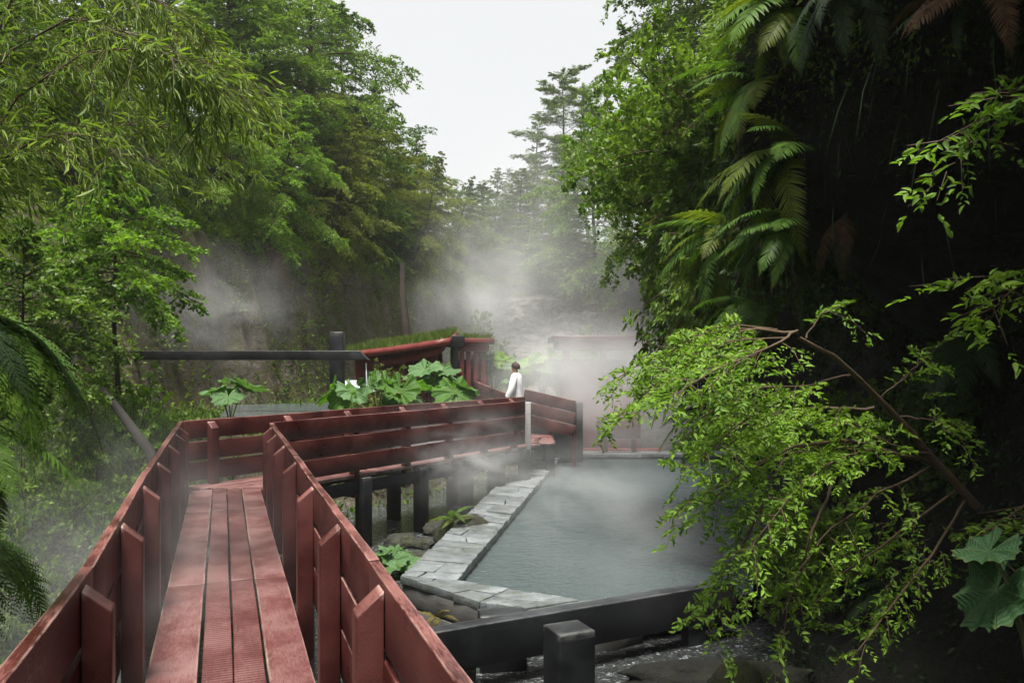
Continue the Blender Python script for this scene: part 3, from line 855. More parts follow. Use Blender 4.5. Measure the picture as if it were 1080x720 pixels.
deckB = thing("boardwalk", "second red boardwalk deck crossing the stream on black stilts", "boardwalk", tuple(at((O_ + LE) / 2, -0.3)))
lb = [0.02, 0.27, 0.42, 0.58, 0.74, 0.98]
def sb(s, f, z):           # second run: f 0 (left rail) .. 1 (right rail), s 0..1
    a = O_ + (LE - O_) * s; b = I_ + (RE - I_) * s
    p = a + (b - a) * f
    return np.array((p[0], p[1], z))
for a, b in ((-0.0, 0.33), (0.335, 0.68), (0.685, 1.06)):
    for k in range(5):
        f0, f1 = lb[k], lb[k + 1]
        fc = (f0 + f1) / 2
        board("plank", sb(a, fc, -0.024), sb(b, fc, -0.024), 0.044, (f1 - f0) * 1.07 - 0.014, M_DECK, deckB, wob=0.003)
# wedge planks filling the corner
board("plank", at(O_ + np.array((0.12, -0.02)), -0.072), at(I_ + np.array((-0.1, 0.75)), -0.072), 0.044, 0.9, M_DECK, deckB, wob=0.002)
for f in (0.06, 0.94):
    board("joist", sb(0.0, f, -0.19), sb(1.05, f, -0.19), 0.17, 0.08, M_BLACK, deckB, wob=0.002)
for s in (0.10, 0.285, 0.50, 0.70, 0.86, 1.0):
    for f in (0.03, 0.985):
        p = sb(s, f, 0)
        g = Geo().box((-0.085, -0.085, -1.6), (0.085, 0.085, -0.11 if f < 0.5 else -0.05))
        Mx = Matrix.Translation((p[0], p[1], 0)) @ Matrix.Rotation(math.atan2(BD[1], BD[0]), 4, 'Z')
        bevel(part("stilt", g.mesh("stilt", [M_BLACK]), deckB, Mx), 0.008)
    board("cross_beam", sb(s + 0.02, 0.02, -0.33), sb(s + 0.02, 0.97, -0.33), 0.11, 0.09, M_BLACK, deckB, wob=0.002)

# railings -------------------------------------------------------------
rl = thing("railing", "left railing of the near walkway, red boards bending along the green slope", "railing", tuple(sa(4, -0.55, 0)))
ptsL = [A * -2.0 + AN * -0.577, A * 1.2 + AN * -0.577, A * 3.55 + AN * -0.50, A * 6.5 + AN * -0.515, O_]
rail_boards(rl, ptsL)
for s in (0.7, 1.95, 3.32, 4.5, 5.75, 7.0, 8.35, 9.5, 10.35):
    off = np.interp(s, [-2, 1.2, 3.55, 6.5, 10.9], [-0.577, -0.577, -0.50, -0.515, -0.505]) + BT / 2 + 0.004
    rail_post(rl, A * s + AN * off, AN)
rr = thing("railing", "right railing of the near walkway, red boards between path and stone pool", "railing", tuple(sa(4, 0.577, 0)))
rail_boards(rr, [A * -2.0 + AN * 0.577, A * 0.9 + AN * 0.577, A * 3.25 + AN * 0.577, A * 6.9 + AN * 0.572, I_ - BN * 0.0])
for s in (0.55, 1.75, 2.95, 4.1, 5.35, 6.65, 7.9, 9.1, 10.0):
    rail_post(rr, A * s + AN * (0.577 - BT / 2 - 0.004), -AN)
bl = thing("railing", "far side railing of the second walkway, red boards in front of gunnera leaves", "railing", tuple(at((O_ + LE) / 2, 0)))
oB = O_ + BD * 0.03
rail_boards(bl, [oB, oB + (LE - oB) * 0.30, oB + (LE - oB) * 0.62, LE])
for s in (0.05, 0.21, 0.36, 0.52, 0.66, 0.80, 0.93):
    rail_post(bl, oB + (LE - oB) * s + BN * (BT / 2 + 0.004), BN)
br = thing("railing", "pool side railing of the second walkway, dark red boards over black stilts", "railing", tuple(at((I_ + RE) / 2, 0)))
iB = I_ + BD * 0.03
rail_boards(br, [iB, iB + (RE - iB) * 0.52, RE])
for s in (0.06, 0.26, 0.45, 0.63, 0.80, 0.96):
    rail_post(br, iB + (RE - iB) * s - BN * (BT / 2 + 0.004), -BN)

# rails beyond the junction
def far_rail(label, p0, p1, drop):
    c = (p0 + p1) / 2
    t = thing("railing", label, "railing", (c[0], c[1], -0.05))
    for k in range(3):
        dz = np.array((0, 0, -0.125 - 0.262 * k))
        board("rail_board", p0 + dz, p1 + dz, 0.24, 0.045, M_RED, t)
    d = norm((p1 - p0)[:2]); nrm = np.array((-d[1], d[0]))
    for s in (0.04, 0.5, 0.96):
        p = p0 + (p1 - p0) * s
        g = Geo().box((-0.05, -0.05, -drop), (0.05, 0.05, -0.03))
        bevel(part("rail_post", g.mesh("rail_post", [M_RED]), t, Matrix.Translation((p[0] + nrm[0] * 0.076, p[1] + nrm[1] * 0.076, p[2]))), 0.005)
    return t
far_rail("sloping red railing left of the person in white", P(500, 401, 20.5), P(538, 416, 17.4), 1.3)
far_rail("steamy red railing right of the person, running towards the pavilion", P(553, 410, 17.6), P(606, 422, 17.0), 1.9)
deckC = thing("boardwalk", "steamed landing of the boardwalk where the person stands", "boardwalk", (0.5, 17.2, -0.3))
for k in range(6):
    board("plank", (0.15 + 0.0 * k, 16.0 + 0.3 * k, -0.072), (0.85, 15.9 + 0.3 * k, -0.072), 0.044, 0.285, M_DECK, deckC, wob=0.002)
for (x, y) in ((0.3, 15.95), (0.75, 15.9), (0.3, 17.4), (0.75, 17.3)):
    bevel(part("stilt", Geo().box((-0.09, -0.09, -1.5), (0.09, 0.09, -0.1)).mesh("stilt", [M_BLACK]), deckC, Matrix.Translation((x, y, 0))), 0.008)
pp = P(557, 440, 14.75)
g = Geo().box((-0.05, -0.05, -0.2), (0.05, 0.05, 0.80))
bevel(solo("end_post", g.mesh("end_post", [M_PALE]), "pale upright post at the steamy end of the pool side railing", "post", M=Matrix.Translation((pp[0], pp[1], 0))), 0.01)

# ------------------------------------------------------------------ stone pool
PZ = -0.60
ol, ob = np.array((-1.134, 8.24)), np.array((0.50, 19.1))       # outer left edge
il, ib = np.array((-0.553, 8.10)), np.array((1.17, 18.45))      # inner left edge
fo = np.array((-0.30, 7.40)); fi = np.array((0.63, 7.44))
FR_o, FR_i = np.array((0.92, 7.27)), np.array((1.22, 7.56))
BR_o, BR_i = np.array((6.2, 19.1)), np.array((6.2, 18.45))
pool = thing("stone_pool", "rectangular hot spring pool with an irregular grey flagstone rim", "pool", (1.5, 12, -1.1))
rs = np.random.RandomState(9)
g = Geo()
def strip(a0, a1, b0, b1, n, split=True):
    """flagstones between edge a (a0->a1) and edge b (b0->b1)"""
    cs = np.concatenate(([0], np.cumsum(rs.uniform(0.5, 1.4, n)))); cs /= cs[-1]
    sk = rs.uniform(-0.006, 0.006, n + 1); sk[0] = sk[-1] = 0
    for i in range(n):
        qa0, qa1 = cs[i] + sk[i], cs[i + 1] + sk[i + 1]
        qb0, qb1 = cs[i] - sk[i], cs[i + 1] - sk[i + 1]
        A0, A1 = a0 + (a1 - a0) * qa0, a0 + (a1 - a0) * qa1
        B0, B1 = b0 + (b1 - b0) * qb0, b0 + (b1 - b0) * qb1
        quads = []
        if split and rs.rand() < 0.72:
            m0, m1 = rs.uniform(0.3, 0.7, 2)
            M0, M1 = A0 + (B0 - A0) * m0, A1 + (B1 - A1) * m1
            quads = [(A0, A1, M1, M0), (M0, M1, B1, B0)]
        else:
            quads = [(A0, A1, B1, B0)]
        for q in quads:
            c = sum(q) / 4
            # subdivide the outline, roughen it, and inset for the joint
            out = []
            for k in range(4):
                p, r = q[k], q[(k + 1) % 4]
                for t in (0.02, 0.27, 0.5, 0.73, 0.98):
                    w = p + (r - p) * t
                    w = c + (w - c) * (1 - 0.006 / max(0.15, np.linalg.norm(w - c)))
                    out.append(w + rs.randn(2) * 0.006)
            z = PZ + rs.uniform(-0.012, 0.008)
            ar = sum(out[k][0] * out[(k + 1) % 20][1] - out[(k + 1) % 20][0] * out[k][1] for k in range(20))
            if ar < 0: out = out[::-1]
            tz = rs.randn(2) * 0.008
            kk = len(out)
            V = [(p[0], p[1], z - 0.075) for p in out] + [(p[0], p[1], z + (p - c) @ tz) for p in out]
            side = [(i_, (i_ + 1) % kk, kk + (i_ + 1) % kk, kk + i_) for i_ in range(kk)]
            g.add(V, side, [tuple(range(kk, 2 * kk))], [tuple(range(kk - 1, -1, -1))])
strip(ol, ob, il, ib, 26)
strip(ol, fo, il, fi * 0.45 + il * 0.55, 3)
mo = np.array((0.12, 7.17))
strip(fo, mo, fi * 0.45 + il * 0.55, fi, 3)
strip(mo, FR_o, fi, FR_i, 3)
strip(ob, BR_o, ib, BR_i, 12)
o = part("flagstone_rim", g.mesh("flagstone_rim", [M_STONE]), pool); bevel(o, 0.008, 2)
# mortar bed and boarded outer wall
g = Geo()
def band(pts_out, pts_in, z0, z1):
    for k in range(len(pts_out) - 1):
        q = [pts_out[k], pts_out[k + 1], pts_in[k + 1], pts_in[k]]
        ar = sum(q[i][0] * q[(i + 1) % 4][1] - q[(i + 1) % 4][0] * q[i][1] for i in range(4))
        g.prism(q if ar > 0 else q[::-1], z0, z1)
def inset(p, d): return np.array(p) + np.array(d)
band([inset(ob, (0.05, -0.03)), inset(ol, (0.05, 0.03)), inset(fo, (0.03, 0.06)), inset(mo, (0.03, 0.06)), inset(FR_o, (0, 0.06))], [inset(ib, (-0.03, 0)), inset(il, (-0.04, 0)), inset(fi * 0.45 + il * 0.55, (0, -0.03)), inset(fi, (0, -0.03)), inset(FR_i, (0, -0.04))], -1.4, PZ - 0.07)
band([inset(ob, (0, -0.06)), inset(BR_o, (0, -0.06))], [inset(ib, (0, 0.04)), inset(BR_i, (0, 0.04))], -1.4, PZ - 0.068)
part("mortar_bed", g.mesh("mortar_bed", [flat_mat("mortar", (0.05, 0.05, 0.048), 0.9)]), pool)
for k, (a, b) in enumerate(((ol, fo), (fo, mo))):
    for zc in (-0.78, -1.0):
        aa, bb = np.array(a) + (0.02, 0.03), np.array(b) + (0.0, 0.03)
        board("wall_board", at(aa, zc), at(bb, zc), 0.2, 0.04, M_GREYW, pool)
wp = [il, fi, np.array((1.3, 7.5)), np.array((2.4, 8.05)), BR_i, ib]
wp = [np.array(p) + d for p, d in zip(wp, ((-0.06, -0.03), (0, -0.06), (0, 0), (0, 0), (0.1, 0.1), (-0.1, 0.1)))]
n = 60
g = Geo().add([(p[0], p[1], PZ - 0.115) for p in wp], [(0, 1, 2, 3, 4, 5)])
structure("pool_water", g.mesh("pool_water", [M_POOL]), "steaming grey water of the stone pool")

# black timbers in front of the pool ----------------------------------
tb = thing("black_beam", "long black timber beam lying in front of the pool's near rim", "beam", (0.5, 7, -1.0))
b0, b1 = P(440, 668, 6.28), P(770, 612, 7.72)
b0[2] = b1[2] = -0.50
d3 = norm(b1 - b0)
board("beam", b0 + (0, 0, -0.17), b1 + (0, 0, -0.17), 0.34, 0.16, M_BLACK, tb, wob=0.004, bev=0.012)
for s in (0.12, 0.86):
    p = b0 + (b1 - b0) * s
    bevel(part("leg", Geo().box((-0.1, -0.06, -1.6), (0.1, 0.06, -0.345)).mesh("leg", [M_BLACK]), tb, Matrix.Translation((p[0], p[1] + 0.0, p[2])) @ Matrix.Rotation(math.atan2(d3[1], d3[0]), 4, 'Z')), 0.01)
sp = P(600, 662, 6.05)
g = Geo().box((-0.15, -0.14, -1.6), (0.15, 0.14, 0))
bevel(solo("black_post", g.mesh("black_post", [M_BLACK]), "squat square black post in front of the long beam", "post", M=Matrix.Translation((sp[0], sp[1], -0.385)) @ Matrix.Rotation(0.42, 4, 'Z')), 0.012)
q0, q1 = P(510, 646, 7.0), P(549, 646, 6.9)
q0[2] = q1[2] = -0.63
tb2 = solo("timber_block", Geo().box((-0.2, -0.12, -0.9), (0.2, 0.12, 0.075)).mesh("timber_block", [M_BLACK]), "short black timber block under the flagstone corner behind the beam", "timber", M=Matrix.Translation((q0 + q1) / 2) @ Matrix.Rotation(0.15, 4, 'Z'))
bevel(tb2, 0.01)
# black post and cross beam on the left terrace ------------------------
bp = P(356, 350, 16.0)
wt = thing("black_gallows", "black timber post carrying a long horizontal beam by the left cliff", "timber frame", (bp[0], bp[1], 0.0))
bevel(part("post", Geo().box((-0.13, -0.13, -0.6), (0.13, 0.13, bp[2])).mesh("post", [M_BLACK]), wt, Matrix.Translation((bp[0], bp[1], 0))), 0.012)
ba, bb_ = P(140, 370, 16.2), P(385, 374, 15.75)
ba[2] = bb_[2] = 1.655
Lb = float(np.linalg.norm(bb_ - ba))
g = Geo().add([(-Lb / 2, -0.07, -0.09), (Lb / 2 + 0.12, -0.07, -0.09), (Lb / 2 - 0.05, -0.07, 0.09), (-Lb / 2, -0.07, 0.09), (-Lb / 2, 0.07, -0.09), (Lb / 2 + 0.12, 0.07, -0.09), (Lb / 2 - 0.05, 0.07, 0.09), (-Lb / 2, 0.07, 0.09)],
              [(0, 1, 2, 3), (7, 6, 5, 4), (0, 4, 5, 1), (1, 5, 6, 2), (2, 6, 7, 3), (3, 7, 4, 0)])
Mx = frame(ba, bb_); off = Matrix.Translation((0, -0.22, 0))
bevel(part("cross_beam", g.mesh("cross_beam", [M_BLACK]), wt, off @ Mx), 0.008)
bevel(part("brace", Geo().box((-0.05, -0.05, -0.6), (0.05, 0.05, 1.55)).mesh("brace", [M_BLACK]), wt, Matrix.Translation((ba[0] - 0.05, ba[1] - 0.1, 0))), 0.008)
# rear pool of grey water on the terrace, in a low kerb
rp0 = [P(232, 440, 14.4), P(352, 440, 15.4), P(352, 415, 19.0), P(240, 415, 18.0)]
g = Geo().add([(p[0], p[1], 0.55) for p in rp0], [(0, 1, 2, 3)])
structure("rear_water", g.mesh("rear_water", [M_REARW]), "still grey water on the terrace behind the walkway corner")

# ------------------------------------------------------------------ bath houses
def cabin():
    t = thing("bath_house", "small red timber bath house with a low roof grown over with grass", "hut", tuple(P(418, 400, 21)))
    fl, fr_ = P(362, 372, 20.2), P(473, 357, 19.0)          # front eave, left and right ends
    bk = np.array((0.25, 2.6, 0.25))
    fl2, fr2 = fl + bk, fr_ + bk + np.array((-0.2, 0, 0))
    def slab(a, b, c, d, th, name, m, par=t, mid=0.0):
        n_ = 9
        V = []
        for top in (0, 1):
            for e0, e1 in ((a, b), (d, c)):
                for s in np.linspace(0, 1, n_):
                    p = e0 + (e1 - e0) * s + np.array((0, 0, -mid * math.sin(math.pi * s)))
                    V.append(p + np.array((0, 0, 0 if top else -th)))
        f = []
        for s in range(n_ - 1):
            f += [(s, s + 1, n_ + s + 1, n_ + s)[::-1], (2 * n_ + s, 2 * n_ + s + 1, 3 * n_ + s + 1, 3 * n_ + s),
                  (s, s + 1, 2 * n_ + s + 1, 2 * n_ + s), (n_ + s, n_ + s + 1, 3 * n_ + s + 1, 3 * n_ + s)[::-1]]
        f += [(0, n_, 3 * n_, 2 * n_)[::-1], (n_ - 1, 2 * n_ - 1, 4 * n_ - 1, 3 * n_ - 1)]
        return part(name, Geo().add(V, f).mesh(name, [m]), par)
    slab(fl, fr_, fr2, fl2, 0.16, "roof", M_HUT, mid=0.02)
    ins = np.array((0.05, 0.25, -0.165))
    slab(fl + ins + (0.6, 0, 0), fr_ + ins - (0.25, 0, 0), fr2 + ins - (0.3, 0.4, 0), fl2 + ins, 0.2, "eave_board", M_HUT, mid=0.05)
    # grass on the roof: a part of its own
    rg = np.random.RandomState(77); ng = 5200
    a, b = rg.rand(ng), rg.rand(ng) * 0.95 + 0.03
    pos = (fl + np.outer(a, fr_ - fl)) * (1 - b)[:, None] + (fl2 + np.outer(a, fr2 - fl2)) * b[:, None]
    pos[:, 2] -= 0.02 * np.sin(np.pi * a) 
    d = norm(np.stack([rg.randn(ng) * 0.35, rg.randn(ng) * 0.35, np.ones(ng)], -1)); nn = rg.randn(ng, 3)
    Q = leaf_quads(pos, d, nn, rg.uniform(0.05, 0.22, ng), np.full(ng, 0.022), 0.3)
    gr = part("roof_grass", quads_mesh("roof_grass", Q, L_GRASS), t); gr['kind'] = 'stuff'
    # walls
    fz = 0.15
    def wall(p, q, z0, z1, th, name, m=M_HUT):
        bevel(part(name, Geo().box((-np.linalg.norm((q - p)[:2]) / 2, -th / 2, 0), (np.linalg.norm((q - p)[:2]) / 2, th / 2, z1 - z0)).mesh(name, [m]), t,
                   Matrix.Translation(((p[0] + q[0]) / 2, (p[1] + q[1]) / 2, z0)) @ Matrix.Rotation(math.atan2(q[1] - p[1], q[0] - p[0]), 4, 'Z')), 0.008)
    w0, w1 = fl + (0.15, 0.9, 0), fr_ + (-0.35, 0.8, 0)
    wm = w0 + (w1 - w0) * 0.52
    wall(w0, w0 + (wm - w0) * 0.75, fz, 1.62, 0.08, "wall")
    wall(w0 + (wm - w0) * 0.76, w1, fz, 1.15, 0.08, "low_wall")
    wall(w0 + (0, 1.5, 0), w1 + (0, 1.4, 0), fz, 1.7, 0.08, "rear_wall")
    wall(w0 + (0.04, 0.1, 0), w0 + (0.04, 1.45, 0), fz, 1.7, 0.08, "end_wall")
    for k in range(5):
        zc = 1.28 + 0.085 * k
        p, q = w0 + (wm - w0) * 0.8, w0 + (w1 - w0) * 0.60
        board("slat", (p[0], p[1], zc), (q[0], q[1], zc), 0.05, 0.03, M_HUT, t)
    for s in (0.40, 0.61, 0.70, 0.78, 0.86, 0.93, 0.99):
        p = w0 + (w1 - w0) * s
        bevel(part("post", Geo().box((-0.05, -0.05, fz), (0.05, 0.05, 1.72 + 0.22 * s)).mesh("post", [M_HUT]), t, Matrix.Translation((p[0], p[1] - 0.1, 0))), 0.006)
    return t
cabin()
def cabin2():
    c = P(497, 380, 21.5)
    t = thing("bath_house", "smaller red hut right of the grassy roofed one, with a black end block", "hut", (c[0], c[1], 0.1))
    r0, r1 = P(486, 357, 21.0), P(514, 357, 20.6)
    bevel(part("roof", Geo().box((-0.55, -0.4, -0.12), (0.45, 1.9, 0)).mesh("roof", [M_HUT]), t, Matrix.Translation((r0 + r1) / 2 + np.array((0.05, 0, 0)))), 0.01)
    bevel(part("eave_board", Geo().box((-0.45, -0.3, -0.32), (0.3, 1.6, -0.122)).mesh("eave_board", [M_HUT]), t, Matrix.Translation((r0 + r1) / 2 + np.array((0.05, 0, 0)))), 0.01)
    bp_ = P(480, 355, 19.9)
    bevel(part("black_block", Geo().box((-0.22, -0.1, -0.26), (0.22, 0.35, 0.03)).mesh("black_block", [M_BLACK]), t, Matrix.Translation(bp_)), 0.01)
    bevel(part("black_post", Geo().box((-0.1, -0.08, -1.9), (0.1, 0.08, -0.262)).mesh("black_post", [M_BLACK]), t, Matrix.Translation(bp_ + (-0.02, 0.1, 0))), 0.01)
    for k, px in enumerate((478, 487, 494, 502, 510)):
        p = P(px, 380, 20.6)
        bevel(part("post", Geo().box((-0.06, -0.05, 0.0), (0.06, 0.05, 1.76)).mesh("post", [M_HUT]), t, Matrix.Translation((p[0], p[1] + 0.02 * k, 0))), 0.006)
    p = P(498, 380, 20.9)
    part("wall", Geo().box((-0.42, -0.04, 0.0), (0.40, 0.04, 1.55)).mesh("wall", [M_HUT]), t, Matrix.Translation((p[0], p[1] + 0.1, 0)))
    rg = np.random.RandomState(78); ng = 700
    pos = np.stack([rg.uniform(-0.5, 0.4, ng), rg.uniform(-0.3, 1.8, ng), np.full(ng, 0.0)], -1) + (r0 + r1) / 2 + (0.05, 0, 0)
    Q = leaf_quads(pos, norm(np.stack([rg.randn(ng) * 0.3, rg.randn(ng) * 0.3, np.ones(ng)], -1)), rg.randn(ng, 3), rg.uniform(0.05, 0.2, ng), np.full(ng, 0.02), 0.3)
    gr = part("roof_grass", quads_mesh("roof_grass2", Q, L_GRASS), t); gr['kind'] = 'stuff'
cabin2()

pv = thing("bath_house", "red pavilion veiled in steam at the far end of the pool", "hut", tuple(P(620, 475, 20.4)))
def pbox(name, lo, hi, m=M_HUT):
    lo = np.array(lo); hi = np.array(hi); c = (lo + hi) / 2
    return bevel(part(name, Geo().box(lo - c, hi - c).mesh(name, [m]), pv, Matrix.Translation(c)), 0.012)
pbox("roof", (1.0, 19.6, 2.0), (3.35, 22.6, 2.14), M_RED)
pbox("eave_board", (1.15, 19.75, 1.80), (3.25, 22.5, 1.997))
pbox("wall", (1.25, 20.05, -0.75), (2.32, 20.15, 1.46))
pbox("wall", (2.37, 20.04, -0.75), (3.2, 20.14, 1.40))
pbox("end_wall", (1.25, 20.16, -0.75), (1.35, 22.4, 1.2))
pbox("rear_wall", (1.36, 22.3, -0.75), (3.2, 22.4, 1.55))
pbox("post", (1.27, 20.0, 1.465), (1.44, 20.18, 1.8)); pbox("post", (2.20, 20.0, 1.465), (2.36, 20.18, 1.8)); pbox("post", (3.04, 20.0, 1.41), (3.18, 20.18, 1.8))
pbox("bench_board", (1.45, 20.2, 1.2), (3.15, 20.7, 1.26), M_DECK)
for k in range(4):
    pbox("foot_wall" if k == 0 else "foot_board", (0.55 + 0.0 * k, 19.35 - 0.0 * k, -1.2 + 0.16 * k), (3.6, 19.42, -1.2 + 0.155 * (k + 1)), M_HUT)
bn = thing("signboard", "low red panel on two legs standing at the far pool rim", "panel", (2.45, 18.72, -0.6))
def bbox(name, lo, hi, m=M_RED):
    lo = np.array(lo); hi = np.array(hi); c = (lo + hi) / 2
    return bevel(part(name, Geo().box(lo - c, hi - c).mesh(name, [m]), bn, Matrix.Translation(c)), 0.008)
bbox("panel", (1.98, 18.68, -0.28), (2.98, 18.73, 0.25))
bbox("leg", (2.13, 18.735, -0.6), (2.23, 18.80, 0.2)); bbox("leg", (2.78, 18.735, -0.6), (2.88, 18.80, 0.2))
# added dark block standing in for shade under the rails, walkway end to pavilion
g = Geo().box((-0.6, -0.1, -0.9), (0.6, 0.1, 0.42))
c = P(586, 440, 17.9)
bevel(solo("shade_block", g.mesh("shade_block", [M_BLACK]), "dark block standing in for shade behind the pool's far left corner", "wall", M=Matrix.Translation((c[0], c[1], 0.2))), 0.01)
# pale board lying on the terrace
g = Geo().box((-0.45, -0.45, -0.03), (0.45, 0.45, 0.03))
c = P(381, 408, 18.2)
pb = thing("pale_table", "pale grey table board beside the red bath house wall", "table", (c[0], c[1], 0.2))
bevel(part("table_top", g.mesh("table_top", [flat_mat("pale_board", (0.62, 0.64, 0.72), 0.4)]), pb, Matrix.Translation(c) @ Matrix.Rotation(0.2, 4, 'Z') @ Matrix.Rotation(0.25, 4, 'X')), 0.006)
for dx, dy in ((-0.35, -0.3), (0.35, -0.3), (-0.35, 0.3), (0.35, 0.3)):
    part("leg", Geo().box((-0.025, -0.025, -1.2), (0.025, 0.025, -0.12)).mesh("leg", [M_GREYW]), pb, Matrix.Translation(c + (dx, dy, 0)))
# water trickles
M_TRICK = flat_mat("white_water", (0.75, 0.78, 0.8), 0.15)
def trickle(label, top, bot, seed, r=0.012):
    rg = np.random.RandomState(seed); s = np.linspace(0, 1, 14)
    p = np.asarray(top) + np.outer(s, np.asarray(bot) - np.asarray(top)) + rg.randn(14, 3) * 0.002
    solo("water_trickle", Geo().tube(p, r * rg.uniform(0.4, 1.4, 14), 5).mesh("water_trickle", [M_TRICK], True), label, "water")
tp_ = _M[wt.name].translation
e = P(386, 380, 15.5)
trickle("thin trickle of hot water falling from the left beam's pointed end", e + (0, 0, -0.05), e + (0.03, 0, -0.75), 1)

# ------------------------------------------------------------------ person
def person():
    base = P(544.5, 470, 17.0); z0 = -0.05
    t = thing("person", "person in a long white robe seen from behind in the steam", "person", (base[0], base[1], z0), math.radians(72))
    # continuous body by skin
    J = [(0, 0, 0.84), (0, 0, 1.0), (0, 0.0, 1.16), (0, -0.01, 1.27), (0, 0.02, 1.345), (0, 0.04, 1.44), (0, 0.03, 1.50),
         (0.16, 0, 1.24), (0.21, 0.03, 0.99), (0.19, 0.12, 0.79), (0.18, 0.15, 0.71), (-0.16, 0, 1.24), (-0.21, 0.03, 0.99), (-0.19, 0.12, 0.79), (-0.18, 0.15, 0.71),
         (0.09, 0, 0.78), (0.10, 0.02, 0.43), (0.10, -0.02, 0.07), (0.10, 0.12, 0.03), (-0.09, 0, 0.78), (-0.10, -0.02, 0.43), (-0.10, -0.06, 0.07), (-0.10, 0.08, 0.03)]
    E = [(0, 1), (1, 2), (2, 3), (3, 4), (4, 5), (5, 6), (3, 7), (7, 8), (8, 9), (9, 10), (3, 11), (11, 12), (12, 13), (13, 14), (0, 15), (15, 16), (16, 17), (17, 18), (0, 19), (19, 20), (20, 21), (21, 22)]
    R = [.12, .115, .125, .09, .05, .088, .075, .06, .045, .033, .03, .06, .045, .033, .03, .085, .055, .04, .035, .085, .055, .04, .035]
    me = bpy.data.meshes.new("body"); me.from_pydata(J, E, []); me.update()
    k = N("skin"); me.materials.append(k.done(k.principled((0.42, 0.25, 0.18), 0.55, 0.3)))
    o = part("body", me, t, Matrix.Identity(4), local=True)
    o.modifiers.new("skin", 'SKIN')
    for i, r in enumerate(R): me.skin_vertices[0].data[i].radius = (r, r * 0.9)
    me.skin_vertices[0].data[0].use_root = True
    sd = o.modifiers.new("sub", 'SUBSURF'); sd.levels = sd.render_levels = 2
    # robe: lofted cloth, with sleeves
    rings = [(0.34, .195, .165), (0.55, .185, .155), (0.80, .175, .15), (0.95, .16, .135), (1.08, .17, .135), (1.20, .185, .125), (1.29, .14, .10), (1.335, .072, .068)]
    g = Geo(); n_ = 40; V = []
    for z, a, b in rings:
        th = np.linspace(0, 2 * np.pi, n_, endpoint=False)
        f = 1 + 0.055 * np.sin(th * 9 + z * 3) * max(0, 1.15 - z)
        V.append(np.stack([a * f * np.cos(th), b * f * np.sin(th), np.full(n_, z)], -1))
    q = [(r * n_ + k_, r * n_ + (k_ + 1) % n_, (r + 1) * n_ + (k_ + 1) % n_, (r + 1) * n_ + k_) for r in range(len(rings) - 1) for k_ in range(n_)]
    g.add(np.concatenate(V), q)
    for s in (1, -1):
        g.tube([(s * .13, 0, 1.25), (s * .19, 0.01, 1.14), (s * .225, 0.03, 0.99), (s * .205, 0.10, 0.84)], [.075, .078, .075, .08], 14)
    part("robe", g.mesh("robe", [flat_mat("robe_cloth", (0.74, 0.74, 0.76), 0.85, 0.2)], True), t, Matrix.Identity(4), local=True)
    # dark hair cap
    g = Geo(); V = []
    nn, mm = 14, 8
    for i in range(mm + 1):
        ph = math.pi * 0.62 * i / mm
        th = np.linspace(0, 2 * np.pi, nn, endpoint=False)
        V.append(np.stack([0.088 * math.sin(ph) * np.cos(th), 0.095 * math.sin(ph) * np.sin(th) - 0.02, 0.103 * math.cos(ph) * np.ones(nn) - 0.02 * (np.sin(th) < 0)], -1))
    q = [(i * nn + k_, i * nn + (k_ + 1) % nn, (i + 1) * nn + (k_ + 1) % nn, (i + 1) * nn + k_) for i in range(mm) for k_ in range(nn)]
    g.add(np.concatenate(V) + (0, 0.03, 1.475), [x[::-1] for x in q])
    part("hair", g.mesh("hair", [flat_mat("hair", (0.045, 0.03, 0.022), 0.7)], True), t, Matrix.Identity(4), local=True)
person()

# ------------------------------------------------------------------ rocks
def rock(label, loc, r, seed, m=M_ROCK, sq=(1, 1, 0.7), group=None, name="boulder"):
    rg = np.random.RandomState(seed)
    import bmesh
    bm = bmesh.new(); bmesh.ops.create_icosphere(bm, subdivisions=4, radius=1)
    co = np.array([v.co[:] for v in bm.verts])
    dsp = 0.30 * fbm(co[:, 0] * 1.2 + seed, co[:, 1] * 1.2 + co[:, 2] * 1.7, 4) + 0.10 * fbm(co[:, 0] * 4 + seed, co[:, 1] * 4 + co[:, 2] * 5, 3)
    co = co * (1 + dsp)[:, None] * np.array(sq) * r
    for v, c_ in zip(bm.verts, co): v.co = c_
    me = bpy.data.meshes.new(name); bm.to_mesh(me); bm.free()
    me.materials.append(m)
    for p in me.polygons: p.use_smooth = True
    return solo(name, me, label, "rock", group, M=Matrix.Translation(Vector(loc)) @ Matrix.Rotation(rg.uniform(0, 6), 4, 'Z'))
rock("mossy boulder between the stone rim and the black stilts", P(489, 562, 11.0), 0.36, 1, M_MOSSROCK, (1.1, 1, 0.75))
rock("moss covered boulder at the bottom edge under the leafy branch", P(784, 735, 4.9), 0.24, 2, M_MOSSROCK, (1, 1, 0.9))
c = P(745, 700, 6.0)
M_DARKROCK = rock_mat("dark_ledge", (0.005, 0.005, 0.005), (0.014, 0.013, 0.012), (0.03, 0.03, 0.028), (0.02, 0.026, 0.008), 0.5, 2.0)
rock("flat dark rock ledge beneath the right end of the black beam", (c[0] + 0.1, c[1] + 0.1, c[2] - 0.14), 0.72, 9, M_DARKROCK, (1.0, 0.38, 0.16))
for i, (px, py, Y, r, lb_) in enumerate(((440, 590, 10.3, .24, "dark wet stone beside the low gunnera leaf"),
                               (424, 566, 11.4, .22, "wet stone between the first two stilts"), (462, 549, 12.2, .22, "wet stone in the stream between the third and fourth stilts"),
                               (450, 565, 11.3, .16, "small stone standing in the rippling stream"))):
    c = P(px, py, Y); rock(lb_, (c[0], c[1], -0.99), r, 20 + i, M_ROCK, (1.2, 1, 0.6), "stones in the stream", "stream_stone")

